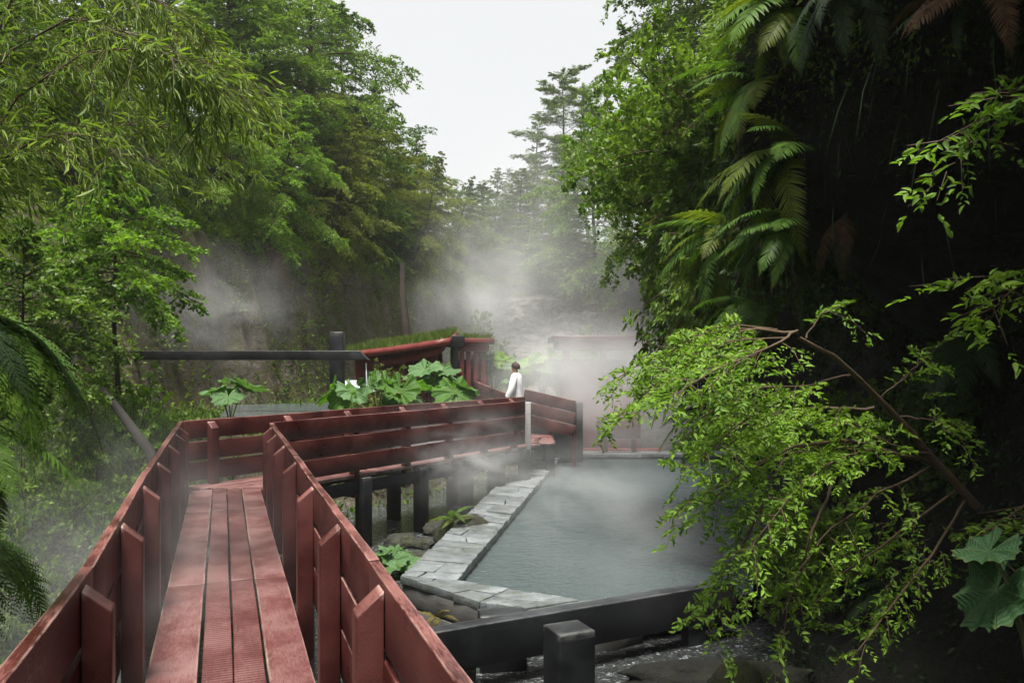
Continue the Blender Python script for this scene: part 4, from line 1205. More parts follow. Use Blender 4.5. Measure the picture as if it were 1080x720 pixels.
# ------------------------------------------------------------------ trees
def ground_at(px, Y): 
    x = (px - 540) / F * Y
    return (x, Y, hz(x, Y))
TL = "trees on the left slope"
LEFT = [
 # px, Y, proto, scale, mat, rz, top row wanted, label
 (285, 22.0, TREE_B, 1.15, L_DARK, 0.3, -130, "dark green tree high on the left, half hidden behind the bamboo"),
 (225, 18.5, TREE_B, 0.95, L_DARK, 1.9, -40, "dark tree glimpsed through the bamboo at the upper left"),
 (345, 25.0, TREE_A, 1.10, L_MID, 2.2, -110, "full green tree at the top edge right of the bamboo"),
 (330, 30.0, TREE_C, 1.60, L_MID, 4.0, -120, "tall green tree bordering the upper left of the sky"),
 (392, 28.0, TREE_A, 1.0, L_OLIVE, 4.4, 60, "olive green tree below the tall one bordering the sky"),
 (425, 31.0, TREE_B, 1.05, L_MID, 5.1, 100, "slender mid green tree behind the olive one"),
 (455, 34.5, TREE_A, 0.95, L_YEL, 0.9, 150, "yellow green tree low on the left skyline"),
 (478, 38.0, TREE_C, 1.0, L_MID, 2.9, 175, "small tree top at the lowest end of the left skyline"),
 (300, 36.0, TREE_A, 1, L_MID, 2.5, -80, "green crown between the tall border tree and the full top edge tree"),
 (365, 38.0, TREE_B, 1, L_MID, 0.9, 0, "tree crown at the very top touching the sky's left edge"),
 (405, 40.0, TREE_A, 1, L_DARK, 4.9, 85, "dark tree sticking out beyond the olive one against the sky"),
 (440, 43.0, TREE_C, 1, L_MID, 1.3, 135, "green tree on the left skyline above the yellow green one"),
 (240, 27.0, TREE_A, 1, L_MID, 5.5, -40, "green tree at the top edge between bamboo and the full green tree"),
 (130, 21.0, TREE_B, 1, L_DARK, 2.0, -60, "dark tree deep behind the bamboo"),
 (40, 17.0, TREE_A, 1, L_MID, 0.2, -60, "tree behind the bamboo at the top left corner"),
]
for px, Y, pr, sc, m, rz, top, lab in LEFT:
    x, y, z = ground_at(px, Y)
    x = min(x, float(xl(Y)) - (4.2 if Y < 27 else 2.6)); z = hz(x, y)
    Hn = {id(TREE_A): 11, id(TREE_B): 12, id(TREE_C): 9}[id(pr)]
    want = EYE + (HOR - top) / F * Y - z
    place_tree(pr, "beech_tree", lab, "tree", (x, y, z - 0.1), rz, max(0.6, 0.55 * want / (Hn + 0.4) + 0.5), m, TL, sz=(want / (Hn + 0.4)) / max(0.6, 0.55 * want / (Hn + 0.4) + 0.5))
# trees hanging lower over the cliff: they clothe its edge
LOW = [
 (300, 21.5, TREE_C, 0.45, L_MID, 0.2, 1.8, "drooping green tree above the steam on the left cliff"),
 (345, 23.0, TREE_C, 0.50, L_FRESH, 1.5, 1.3, "fresh green drooping tree over the mossy cliff"),
 (385, 26.0, TREE_C, 0.52, L_YEL, 2.7, 1.4, "yellowish drooping tree over the dark cliff left of the bare trunk"),
 (425, 30.0, TREE_C, 0.55, L_YEL, 3.9, 3.2, "yellow green tree tucked behind the yellowish drooping one"),
 (462, 33.0, TREE_C, 0.60, L_YEL, 5.0, 1.2, "pale yellow green drooping tree right of the bare trunk"),
 (488, 36.0, TREE_C, 0.62, L_FAR, 0.7, 0.9, "hazy drooping tree behind the central steam"),
 (255, 19.5, TREE_C, 0.42, L_MID, 4.7, 2.0, "bright twigged tree showing below the bamboo tips"),
 (205, 17.5, TREE_C, 0.42, L_DARK, 5.9, 2.4, "dark bushy tree under the bamboo left of the bright twigged one"),
]
for px, Y, pr, sc, m, rz, back, lab in LOW:
    y = Y; x = float(xl(y)) - back
    place_tree(pr, "beech_tree", lab, "tree", (x, y, hz(x, y) - 0.3), rz, sc, m, "small trees on the cliff edge", lean=(0, 0.25))
FARH = [
 (500, 40.5, TREE_A, 215, L_FAR, 0.4, "hazy green tree on the far hill left of the gap"),
 (522, 44.0, TREE_C, 200, L_FAR, 1.7, "hazy rounded tree on the far hill below the lowest sky"),
 (545, 42.0, TREE_B, 205, L_FAR, 2.6, "hazy slender tree on the far hill in the middle of the gap"),
 (572, 44.0, TREE_A, 190, L_FAR, 3.8, "hazy tree on the far hill in front of the conifers"),
 (600, 41.0, TREE_B, 175, L_FAR, 5.2, "hazy tree on the far hill beside the right bank shrub"),
 (625, 38.0, TREE_C, 150, L_MID, 0.1, "green tree at the far hill's right end behind the shrub"),
 (512, 39.0, TREE_C, 250, L_YEL, 4.1, "low yellow green tree on the rim of the far rock face"),
 (555, 39.5, TREE_C, 245, L_FAR, 2.0, "low hazy tree above the brown earth of the far rock face"),
 (590, 39.0, TREE_C, 240, L_FAR, 0.9, "low hazy tree on the far rock face's right side"),
]
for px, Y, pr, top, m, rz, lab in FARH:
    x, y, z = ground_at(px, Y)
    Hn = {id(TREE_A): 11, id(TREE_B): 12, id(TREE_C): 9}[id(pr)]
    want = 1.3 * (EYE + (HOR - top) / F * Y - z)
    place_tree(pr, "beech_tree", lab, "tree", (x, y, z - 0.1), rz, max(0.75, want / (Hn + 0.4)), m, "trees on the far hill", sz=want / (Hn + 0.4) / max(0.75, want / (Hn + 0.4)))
for px, Y, pr, Hn, top, rz, lab in ((592, 50.0, TREE_E, 16, 76, 0.5, "tallest layered conifer standing against the sky over the gap"), (566, 53.0, TREE_D, 14, 130, 2.2, "slimmer layered conifer left of the tallest one"),
                           (618, 47.0, TREE_E, 16, 95, 3.4, "hazy conifer half hidden behind the right bank shrub"), (536, 55.0, TREE_D, 14, 178, 4.4, "smallest distant conifer tip at the lowest sky")):
    x, y, z = ground_at(px, Y)
    place_tree(pr, "conifer_tree", lab, "tree", (x, y, z - 0.1), rz, (EYE + (HOR - top) / F * Y - z) / Hn, L_FAR, "conifers on the far hill")
# right bank trees
def on_bank(y, k):
    p = bank_pt(np.array([y]), np.array([k]))[0]
    return p
RIGHT = [
 (18.0, 10.2, TREE_A, 1.0, L_MID, 0.8, "mid green tree top at the upper edge above the right bank shrubs"),
 (24.0, 9.6, TREE_D, 1.15, L_DARK, 3.4, "dark layered tree at the upper edge right of the sky"),
 (21.5, 9.8, TREE_C, 1.2, L_MID, 2.6, "tall green tree between the sky and the right bank shrubs"),
]
for y, k, pr, sc, m, rz, lab in RIGHT:
    p = on_bank(y, k)
    place_tree(pr, "beech_tree", lab, "tree", tuple(p + (0, 0, -0.2)), rz, sc, m, "trees on the right bank", lean=(0, -0.15))

# ------------------------------------------------------------------ shrubs
def rot_to(d):
    return Vector((0, 0, 1)).rotation_difference(Vector(d)).to_matrix()
TREE_F = make_tree("small_tree", 8, 5.0, 0.60, 1.35, 44, round_p, (-0.35, 0.9), 0.3, 0.07, flat=0.6, droop=0.3, lL=0.075, lW=0.045, per_m=10, sub=5, nleaf=9, lim_r=0.018)
for px, Y, top, rz, m, lab in ((128, 11.8, 180, 0.4, L_FRESH, "small bright yellow green tree on a thin stem above the left steam"),
                               (35, 10.4, 245, 2.2, L_MID, "small mid green tree near the left edge below the bamboo")):
    x, y, z = ground_at(px, Y)
    sc_ = (EYE + (HOR - top) / F * Y - z) / 5.1
    place_tree(TREE_F, "small_tree", lab, "tree", (x, y, z), rz, min(1.0, sc_), m, "small trees on the left", sz=sc_ / min(1.0, sc_))
SHR = [
 (140, 11.6, 372, 0.0, 1.0, SHRUB_A, L_FRESH, "yellow green shrub beside the leaning log near the railing corner"),
 (95, 10.5, 380, 1.0, 1.2, SHRUB_C, L_MID, "mid green broad shrub left of the leaning log"),
 (178, 11.6, 395, 2.2, 0.9, SHRUB_C, L_FRESH, "bright shrub directly behind the railing corner"),
 (30, 9.0, 420, 2.4, 1.4, SHRUB_C, L_MID, "large misty shrub filling the slope outside the left railing"),
 (50, 8.6, 470, 3.0, 0.9, SHRUB_B, L_UNDER, "feathery low shrub just outside the middle of the left railing"),
 (100, 9.6, 450, 4.0, 0.9, SHRUB_A, L_FRESH, "bright low shrub touching the far half of the left railing"),
 (10, 6.6, 510, 0.7, 0.8, SHRUB_C, L_MID, "shaded shrub low at the left edge under the hanging ferns"),
 (408, 17.6, 366, 2.7, 0.8, SHRUB_A, L_OLIVE, "small olive shrub in front of the red bath house"),
 (505, 28.0, 318, 3.7, 1.6, SHRUB_C, L_FAR, "steam veiled shrub behind the second hut"),
 (622, 27.0, 320, 0.9, 1.3, SHRUB_C, L_FAR, "hazy shrub behind the steamed pavilion"),
]
for px, Y, top, rz, rmax, pr, m, lab in SHR:
    x, y, z = ground_at(px, Y)
    Hn, Rn = {id(SHRUB_A): (1.55, 1.4), id(SHRUB_B): (1.05, 1.6), id(SHRUB_C): (1.85, 1.7)}[id(pr)]
    want = max(0.35, (EYE + (HOR - top) / F * Y - z) / Hn)
    sc = min(want, rmax / Rn)
    place_shrub(pr, "shrub", lab, "shrub", (x, y, z - 0.05), 0, sc, m, "shrubs on the left and terrace", Matrix.Diagonal((1, 1, min(1.7, want / sc))) @ Matrix.Rotation(rz, 3, 'Z'))
# big hanging shrub mass on the right bank, as three plants
HANG = [
 (11.2, 8.0, 0.3, 1.0, SHRUB_C, L_FRESH, (-0.78, -0.3, -0.3), "rounded green shrub bulging from the right bank over the pool"),
 (9.8, 7.6, 1.4, 1.15, SHRUB_C, L_MID, (-0.5, -0.3, -0.8), "large green shrub covering the middle of the right bank"),
 (10.6, 6.4, 2.9, 1.15, SHRUB_C, L_MID, (-0.9, -0.3, -0.45), "green shrub under the hanging ferns at the pool's back right"),
 (9.4, 6.0, 0.9, 0.95, SHRUB_A, L_DARK, (-0.85, -0.25, -0.6), "dark leafed shrub deep under the overhang"),
 (8.6, 7.6, 3.1, 0.7, SHRUB_B, L_MID, (-0.7, -0.5, -0.3), "flat spreading shrub left of the topmost hanging ferns"),
]
for (y, k), rz, pr, m, d, zs, lab in (((9.4, 7.0), 0.4, SHRUB_C, L_MID, (-0.42, -0.25, -0.9), 1.75, "long curtain of green shrub hanging nearest the camera beside the pool"),
                                ((10.9, 6.8), 2.0, SHRUB_C, L_MID, (-0.5, -0.2, -0.85), 1.7, "long hanging shrub veiling the pool's far right corner"),
                                ((8.2, 6.6), 3.3, SHRUB_A, L_DARK, (-0.3, -0.3, -0.9), 1.9, "thin dark hanging shrub right of the green curtain")):
    place_shrub(pr, "shrub", lab, "shrub", tuple(on_bank(y, k) + np.array((0.15, 0.05, 0.1))), 0, 1.0, m, "shrubs hanging from the right bank", rot_to(norm(np.array(d))) @ Matrix.Rotation(rz, 3, 'Z') @ Matrix.Diagonal((0.62, 0.62, zs)))
for y, k, rz, sc, pr, m, d, lab in HANG:
    place_shrub(pr, "shrub", lab, "shrub", tuple(on_bank(y, k) + np.array((0.12, 0.05, 0))), rz, sc, m, "shrubs hanging from the right bank", rot_to(norm(np.array(d))))

# ------------------------------------------------------------------ near leafy branch bush (right)
def near_branch():
    rng = np.random.RandomState(55)
    root = P(1032, 532, 4.5)
    main = [root, P(985, 480, 4.45), P(925, 415, 4.35), P(880, 375, 4.2), P(842, 350, 4.1)]
    low = [P(985, 490, 4.5), P(905, 470, 4.3), P(830, 480, 4.2), P(785, 510, 4.1), P(745, 538, 4.1)]
    low2 = [P(925, 430, 4.4), P(860, 430, 4.5), P(820, 440, 4.6), P(790, 462, 4.6)]
    low3 = [P(830, 480, 4.2), P(800, 540, 4.0), P(770, 600, 4.0), P(745, 660, 4.0)]
    low4 = [P(880, 500, 4.3), P(850, 560, 4.1), P(830, 620, 4.1), P(820, 690, 4.1)]
    up1 = [P(842, 350, 4.1), P(800, 345, 4.2), P(755, 358, 4.3), P(715, 390, 4.35), P(688, 418, 4.4)]
    up2 = [P(842, 350, 4.1), P(810, 370, 3.95), P(770, 390, 3.9), P(738, 418, 3.9)]
    up3 = [P(850, 355, 4.1), P(865, 335, 4.1), P(890, 322, 4.1)]
    m2 = [P(930, 420, 4.35), P(960, 395, 4.3), P(985, 370, 4.2)]
    m3 = [P(900, 395, 4.3), P(850, 410, 4.2), P(790, 420, 4.1), P(740, 450, 4.0)]
    m4 = [P(985, 490, 4.5), P(930, 520, 4.2), P(880, 560, 4.1), P(850, 600, 4.0)]
    r1_ = [P(1010, 515, 4.5), P(955, 560, 4.35), P(905, 598, 4.25), P(862, 640, 4.2)]
    r2_ = [P(1020, 525, 4.5), P(990, 585, 4.3), P(945, 635, 4.2), P(905, 690, 4.1)]
    r3_ = [P(985, 480, 4.45), P(940, 470, 4.25), P(895, 445, 4.15), P(860, 450, 4.1)]
    r4_ = [P(950, 440, 4.4), P(985, 440, 4.25), P(1015, 470, 4.15)]
    t = thing("leafy_bush", "bright leafed bush on a bare slanting branch hanging over the pool's right side", "bush", tuple(root))
    bg_ = Geo()
    for pl, r0, r1 in ((main, .026, .010), (low, .014, .004), (low2, .010, .003), (low3, .009, .003), (low4, .009, .003), (up1, .009, .003), (up2, .008, .003), (up3, .006, .002), (m2, .006, .002), (m3, .007, .002), (m4, .009, .003), (r1_, .009, .003), (r2_, .009, .003), (r3_, .007, .002), (r4_, .006, .002)):
        s = np.linspace(0, 1, 14); p, _, _ = resample(np.array(pl), s)
        p += np.cumsum(rng.randn(14, 3), axis=0) * 0.006
        bg_.tube(p, np.linspace(r0, r1, 14), 7)
    limbs = [np.array(x) for x in (low, low2, low3, up1, up2, up3, m2, m3)]
    # extra limbs offset in depth to give the bush body
    ex = []
    for lb_ in (low, low2, up1, up2, m3, up1, low2):
        for q in range(2):
            sh = np.linspace(0, 1, len(lb_))[:, None] * rng.uniform(-0.28, 0.28, 3)[None] * np.array((1, 1.6, 0.8))
            s0 = rng.uniform(0.08, 0.5)
            cut = resample(np.array(lb_), np.linspace(s0, 1, 6))[0]
            ex.append(cut + np.linspace(0, 1, 6)[:, None] * sh[-1][None])
    for e_ in ex:
        bg_.tube(e_, np.linspace(0.006, 0.002, len(e_)), 5)
    limbs += ex
    lp, ld, ln_, L, W, (S, D, LN) = foliage(limbs, rng, per_m=15, tlabs=0.21, sub=6, subl=0.5, nleaf=8, lL=0.032, lW=0.015, flat=0.5, droop=0.3, start=0.22, updir=(-0.1, -0.25, 1))
    sp_ = foliage([np.array(low4), np.array(m4), np.array(low3) + (0.05, 0.25, 0)] + [np.array(q_) + o_ for q_ in (r1_, r2_, r3_, r4_) for o_ in ((0, 0, 0), (0.06, 0.15, 0.08))], rng, per_m=11, tlabs=0.16, sub=4, subl=0.5, nleaf=6, lL=0.034, lW=0.016, flat=0.5, droop=0.4, start=0.3)
    lp, ld, ln_, L, W = (np.concatenate((a_, b_)) for a_, b_ in zip((lp, ld, ln_, L, W), sp_[:5]))
    S, D, LN = (np.concatenate((a_, b_)) for a_, b_ in zip((S, D, LN), sp_[5]))
    for k in range(len(S)):
        bg_.tube([S[k], S[k] + D[k] * LN[k] * 0.5, S[k] + D[k] * LN[k] - (0, 0, 0.3 * LN[k])], [0.003, 0.002, 0.001], 3)
    part("branches", bg_.mesh("bush_branches", [M_TWIG], True), t)
    part("crown", folded_mesh("bush_leaves", leaf_folded(lp, ld, ln_, L, W), L_FRESH), t)
near_branch()
for (px, py), rz, sc_, m, d, lab in (((905, 470), 0.5, 0.42, L_MID, (-0.85, -0.35, 0.15), "dim leafy bush filling the shade behind the slanting branch"),
                                 ((880, 590), 1.9, 0.40, L_MID, (-0.85, -0.4, 0.2), "dim low bush spreading over the bank below the slanting branch"),
                                 ((1000, 440), 3.1, 0.35, L_DARK, (-0.7, -0.5, 0.3), "dark bush on the bank right of the slanting branch")):
    q_ = bank_at(px, py)
    place_shrub(SHRUB_A, "shrub", lab, "shrub", tuple(q_ + np.array((0.1, 0.05, 0))), rz, sc_ * 1.6, m, "bushes on the shaded bank", rot_to(norm(np.array(d))))

def spray(label, pts, seed, m, lL=0.045, lW=0.02, r=0.008, tlabs=0.2, per_m=14):
    rng = np.random.RandomState(seed)
    pts = np.array(pts)
    t = thing("leafy_sprig", label, "branch", tuple(pts[0]))
    g = Geo().tube(resample(pts, np.linspace(0, 1, 10))[0], np.linspace(r, 0.002, 10), 6)
    ex = [pts] + [pts + np.linspace(0, 1, len(pts))[:, None] * rng.uniform(-0.18, 0.18, 3)[None] for _ in range(2)]
    lp, ld, ln_, L, W, (S, D, LN) = foliage(ex, rng, per_m=per_m, tlabs=tlabs, sub=3, subl=0.5, nleaf=6, lL=lL, lW=lW, flat=0.4, droop=0.3, start=0.15)
    for k in range(len(S)):
        g.tube([S[k], S[k] + D[k] * LN[k]], [0.003, 0.001], 3)
    part("stem", g.mesh("sprig_stem", [M_TWIG], True), t)
    part("leaves", folded_mesh("sprig_leaves", leaf_folded(lp, ld, ln_, L, W), m), t)
spray("bright leafy sprig entering at the upper right edge", [P(1110, 95, 3.6), P(1065, 105, 3.5), P(1030, 128, 3.4), P(1000, 148, 3.35)], 61, L_FRESH)
spray("green leafy sprig at the middle right edge", [P(1115, 285, 3.8), P(1085, 295, 3.7), P(1060, 312, 3.6), P(1048, 326, 3.6)], 62, L_FRESH)
spray("dim leafy sprig above the big gunnera leaf", [P(1100, 520, 3.9), P(1070, 540, 3.8), P(1045, 560, 3.7)], 63, L_MID)

# ------------------------------------------------------------------ bamboo spray (upper left, near)
def bamboo(label, culms, seed, m, lL=0.125, lW=0.0135, dens=1.0, name="bamboo"):
    rng = np.random.RandomState(seed)
    t = thing(name, label, "bamboo", tuple(culms[0][0]))
    g = Geo(); V = []
    pos_, d_, n_, L_, W_ = [], [], [], [], []
    for c in culms:
        c = np.array(c); p, _, ln = resample(c, np.linspace(0, 1, 14))
        g.tube(p, np.linspace(0.012, 0.003, 14), 6)
        k = int(ln * 16 * dens)
        s = 0.12 + 0.88 * rng.rand(k)
        q, dd, _ = resample(c, s)
        td = norm(dd * 0.7 + rng.randn(k, 3) * np.array((0.6, 0.6, 0.45)) + np.array((0.15, 0, -0.2)))
        tl_ = rng.uniform(0.2, 0.65, k)
        for i in range(k):
            e = q[i] + td[i] * tl_[i] * 0.5; e2 = q[i] + td[i] * tl_[i] - np.array((0, 0, 0.25 * tl_[i]))
            g.tube([q[i], e, e2], [0.003, 0.002, 0.001], 3)
            m_ = rng.randint(7, 15)
            u = rng.rand(m_) ** 0.7
            pp_ = q[i][None] + (e2 - q[i])[None] * u[:, None]
            pos_.append(pp_)
            d_.append(norm(td[i][None] * 0.8 + rng.randn(m_, 3) * 0.45 + np.array((0.1, 0, -0.55))))
            n_.append(norm(rng.randn(m_, 3) * 0.6 + np.array((0, -0.3, 0.8))))
            f = rng.uniform(0.6, 1.2, m_)
            L_.append(lL * f); W_.append(lW * f)
    pos_ = np.concatenate(pos_); d_ = norm(np.concatenate(d_)); n_ = np.concatenate(n_); L_ = np.concatenate(L_); W_ = np.concatenate(W_)
    part("culms", g.mesh("bamboo_culms", [M_TWIG], True), t)
    part("leaves", folded_mesh("bamboo_leaves", leaf_folded(pos_, d_, n_, L_, W_), m), t)
bamboo("fine leaved bamboo arching in from the upper left edge", [
    [P(-60, 200, 6.6), P(0, 60, 6.4), P(80, 15, 6.2), P(160, 45, 6.0), P(235, 105, 5.9)],
    [P(-60, 230, 6.4), P(20, 100, 6.2), P(90, 55, 6.0), P(160, 50, 5.9), P(225, 85, 5.8)],
    [P(-60, 180, 6.8), P(20, -20, 6.6), P(110, -30, 6.4), P(200, 20, 6.3), P(255, 95, 6.2)],
    [P(-70, 260, 6.2), P(0, 170, 6.0), P(40, 145, 5.9), P(90, 140, 5.8), P(130, 165, 5.7)]], 71, L_BAMBOO, dens=2.6)
bamboo("second bamboo clump behind it, hanging over the slope", [
    [P(-40, 250, 8.4), P(60, 60, 8.2), P(150, 20, 8.0), P(240, 60, 7.8), P(280, 110, 7.7)],
    [P(-40, 270, 8.2), P(40, 150, 8.0), P(120, 130, 7.9), P(185, 135, 7.8), P(225, 165, 7.7)],
    [P(-40, 260, 8.6), P(20, 90, 8.4), P(110, 60, 8.2), P(180, 100, 8.1)]], 72, L_BAMBOO, dens=2.6)

# ------------------------------------------------------------------ ferns
FG = "ferns hanging from the right bank"
def edge(px, py, Y): return tuple(P(px, py, Y))
fern("yellow green fern with long fronds hanging at the top of the right bank", edge(838, 10, 5.95), fern_fan(15, 125, 250, -45, 40, 0.6, 0.95, 1), FROND, [L_FERNY, L_FERNY, L_FERN], 1, group=FG)
fern("bright fern with fronds fanning left in the middle of the right bank", edge(838, 165, 6.1), fern_fan(16, 125, 250, -45, 40, 0.6, 0.95, 2), FROND, [L_FERNY, L_FERN], 2, group=FG)
fern("green fern hanging below the bright one", edge(838, 245, 6.0), fern_fan(12, 130, 250, -55, 25, 0.55, 0.85, 3), FROND, L_FERN, 3, group=FG)
fern("yellow green fern spreading between the top fern and the middle one", edge(812, 92, 6.5), fern_fan(13, 125, 250, -45, 35, 0.6, 0.95, 21), FROND, [L_FERN, L_FERNY], 21, group=FG)
fern("light fern drooping below the others beside the green curtain shrub", edge(775, 250, 8.2), fern_fan(12, 130, 250, -50, 30, 0.7, 1.1, 22), FROND, [L_FERN, L_FERNY], 22, group=FG)
fern("small light fern just above the top of the leafy bush", edge(800, 320, 7.4), fern_fan(10, 130, 250, -50, 20, 0.6, 0.9, 23), FROND, L_FERN, 23, group=FG)
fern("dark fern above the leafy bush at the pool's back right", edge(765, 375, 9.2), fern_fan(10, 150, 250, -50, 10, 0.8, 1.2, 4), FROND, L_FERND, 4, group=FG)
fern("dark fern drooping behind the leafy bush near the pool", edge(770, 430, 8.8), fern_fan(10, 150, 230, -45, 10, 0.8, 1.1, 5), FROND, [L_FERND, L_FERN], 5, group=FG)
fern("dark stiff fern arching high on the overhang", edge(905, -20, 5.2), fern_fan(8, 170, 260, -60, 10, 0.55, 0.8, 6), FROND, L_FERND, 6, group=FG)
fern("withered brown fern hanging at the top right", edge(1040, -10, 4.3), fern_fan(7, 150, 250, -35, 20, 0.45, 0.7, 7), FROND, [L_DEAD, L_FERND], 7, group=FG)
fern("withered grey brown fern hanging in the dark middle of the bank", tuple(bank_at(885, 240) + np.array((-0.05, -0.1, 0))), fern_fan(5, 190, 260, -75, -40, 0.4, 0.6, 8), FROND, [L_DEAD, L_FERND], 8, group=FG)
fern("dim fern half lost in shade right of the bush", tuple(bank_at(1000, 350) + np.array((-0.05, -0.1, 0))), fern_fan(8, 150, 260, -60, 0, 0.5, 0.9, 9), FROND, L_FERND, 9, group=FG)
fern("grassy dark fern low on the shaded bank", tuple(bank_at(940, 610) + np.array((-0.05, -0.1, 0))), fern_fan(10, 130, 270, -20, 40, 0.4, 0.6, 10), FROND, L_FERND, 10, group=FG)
FLG = "ferns at the left edge"
tf_ = fern("dark green fern hanging close to the camera at the left edge", tuple(P(-70, 330, 2.7)), fern_fan(8, -60, 30, -60, 5, 0.5, 0.78, 12), FRONDB, [L_FERN, L_FERND], 12, group=FLG)
p0 = P(-70, 330, 2.7)
part("trunk", Geo().tube([p0 + (-0.25, 0.1, -3.2), p0 + (-0.2, 0.1, -2.0), p0 + (-0.08, 0.04, -1.0), p0 + (0, 0, -0.02)], [0.12, 0.10, 0.085, 0.07], 10).mesh("fern_trunk", [M_DARKBARK], True), tf_)
fern("lower dark fern with curled tips at the left edge", tuple(P(-60, 440, 2.6)), fern_fan(8, -70, 25, -65, 5, 0.4, 0.62, 13), FROND, [L_FERND, L_FERN], 13, group=FLG)
fern("fern tangle beside the near railing's lower left end", tuple(P(-70, 560, 2.8)), fern_fan(7, -60, 40, -50, 20, 0.4, 0.6, 14), FRONDB, L_FERN, 14, group=FLG)
fern("withered rust brown fronds hanging from the left cliff", tuple(ground_hit(283, 258)), fern_fan(8, 200, 340, -50, 0, 1.0, 1.8, 18), FRONDH, L_DEAD, 18)
fern("small golden fern growing from the pool's front boards", tuple(P(462, 655, 7.55)), fern_fan(7, 180, 330, 0, 60, 0.22, 0.34, 19), FROND, L_MOSS, 19)
fern("small yellow green fern growing on the boulder by the stone rim", tuple(P(477, 550, 10.72)), fern_fan(14, 0, 360, 10, 60, 0.25, 0.42, 31), FROND, [L_FERN, L_FERNY], 31)
# ------------------------------------------------------------------ gunnera
GG = "gunnera plants behind the second walkway"
gunnera("bright gunnera in the middle of the bed behind the far side railing", tuple(P(428, 442, 16.3)), [(250, 0.57, 0.47, 52), (160, 0.61, 0.36, 20), (40, 0.65, 0.36, 15), (300, 0.42, 0.34, 40), (200, 0.46, 0.34, 50)], [L_GUND, L_GUN], 1, GG)
gunnera("bright gunnera at the bed's right end beside the sloping red railing", tuple(P(478, 442, 17.0)), [(285, 0.57, 0.52, 50), (20, 0.61, 0.39, 20), (140, 0.65, 0.36, 15), (320, 0.46, 0.36, 40), (210, 0.49, 0.36, 45)], [L_GUND, L_GUN], 2, GG)
gunnera("tallest pale gunnera behind the two bright ones", tuple(P(455, 430, 18.2)), [(250, 0.87, 0.47, 25), (330, 0.84, 0.43, 20), (170, 0.80, 0.41, 20), (80, 0.91, 0.43, 10), (20, 0.72, 0.43, 30), (290, 0.65, 0.43, 50)], L_GUN, 3, GG)
gunnera("low gunnera in front of the black post", tuple(P(362, 444, 14.6)), [(200, 0.55, 0.36, 60), (330, 0.55, 0.36, 40), (270, 0.45, 0.32, 60)], [L_GUND, L_GUN], 4, GG)
gunnera("gunnera with mixed pale leaves beside the pale table", tuple(P(398, 440, 15.6)), [(230, 0.6, 0.4, 60), (320, 0.65, 0.4, 40), (120, 0.7, 0.36, 20), (20, 0.55, 0.36, 40)], [L_GUN, L_GUND], 6, GG)
gunnera("small gunnera behind the walkway corner beside grey water", tuple(P(243, 452, 12.2)), [(20, 0.62, 0.34, 20), (170, 0.58, 0.3, 15), (280, 0.5, 0.28, 30), (90, 0.66, 0.3, 10)], L_GUN, 7)
gunnera("low gunnera on the stream bank beside the right railing", tuple(P(412, 612, 9.9)), [(20, 0.3, 0.33, 15), (150, 0.28, 0.3, 25), (270, 0.25, 0.28, 30)], L_GUN, 8)
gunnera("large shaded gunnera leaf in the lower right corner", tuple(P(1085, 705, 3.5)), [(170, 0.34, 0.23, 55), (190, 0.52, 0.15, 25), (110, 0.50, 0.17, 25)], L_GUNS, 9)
HG = "steamed gunnera plants behind the person"
for i, (px, py, Y, lab) in enumerate(((520, 425, 22.0, "hazy gunnera left of the person's head"), (545, 428, 23.5, "hazy gunnera directly behind the person"), (572, 425, 22.5, "hazy gunnera right of the person"), (590, 428, 24.0, "hazy gunnera beside the pavilion's left wall"))):
    gunnera(lab, tuple(P(px, py, Y)), [(a + 37 * i, 0.8 + 0.35 * ((k * 7 + i) % 4) / 3, 0.5, 25 + 10 * (k % 3)) for k, a in enumerate(range(0, 360, 50))], [L_GUN, L_FRESH], 10 + i, HG)

# dark leaning log and grey trunk
p0, p1 = P(108, 410, 10.8), P(158, 476, 10.1)
solo("leaning_log", Geo().tube([p0, p0 * 0.7 + p1 * 0.3, (p0 + p1) / 2 + (0.02, 0, -0.03), p1, p1 + (0.2, -0.1, -0.6)], [0.035, 0.055, 0.06, 0.065, 0.08], 10).mesh("leaning_log", [M_DARKBARK], True), "dark leaning log among shrubs behind the left railing", "log")
p0, p1 = P(423, 270, 24.0), P(429, 352, 23.8)
solo("bare_trunk", Geo().tube([p0 + (0.05, 0, -0.2), p0 + (0.05, 0, -0.5), (p0 + p1) / 2 + (-0.03, 0, 0), p1, p1 + (0.1, 0, -2.2)], [0.075, 0.085, 0.095, 0.12, 0.15], 10).mesh("bare_trunk", [M_BARK], True), "bare grey trunk in front of the rock face behind the grassy roof", "trunk")

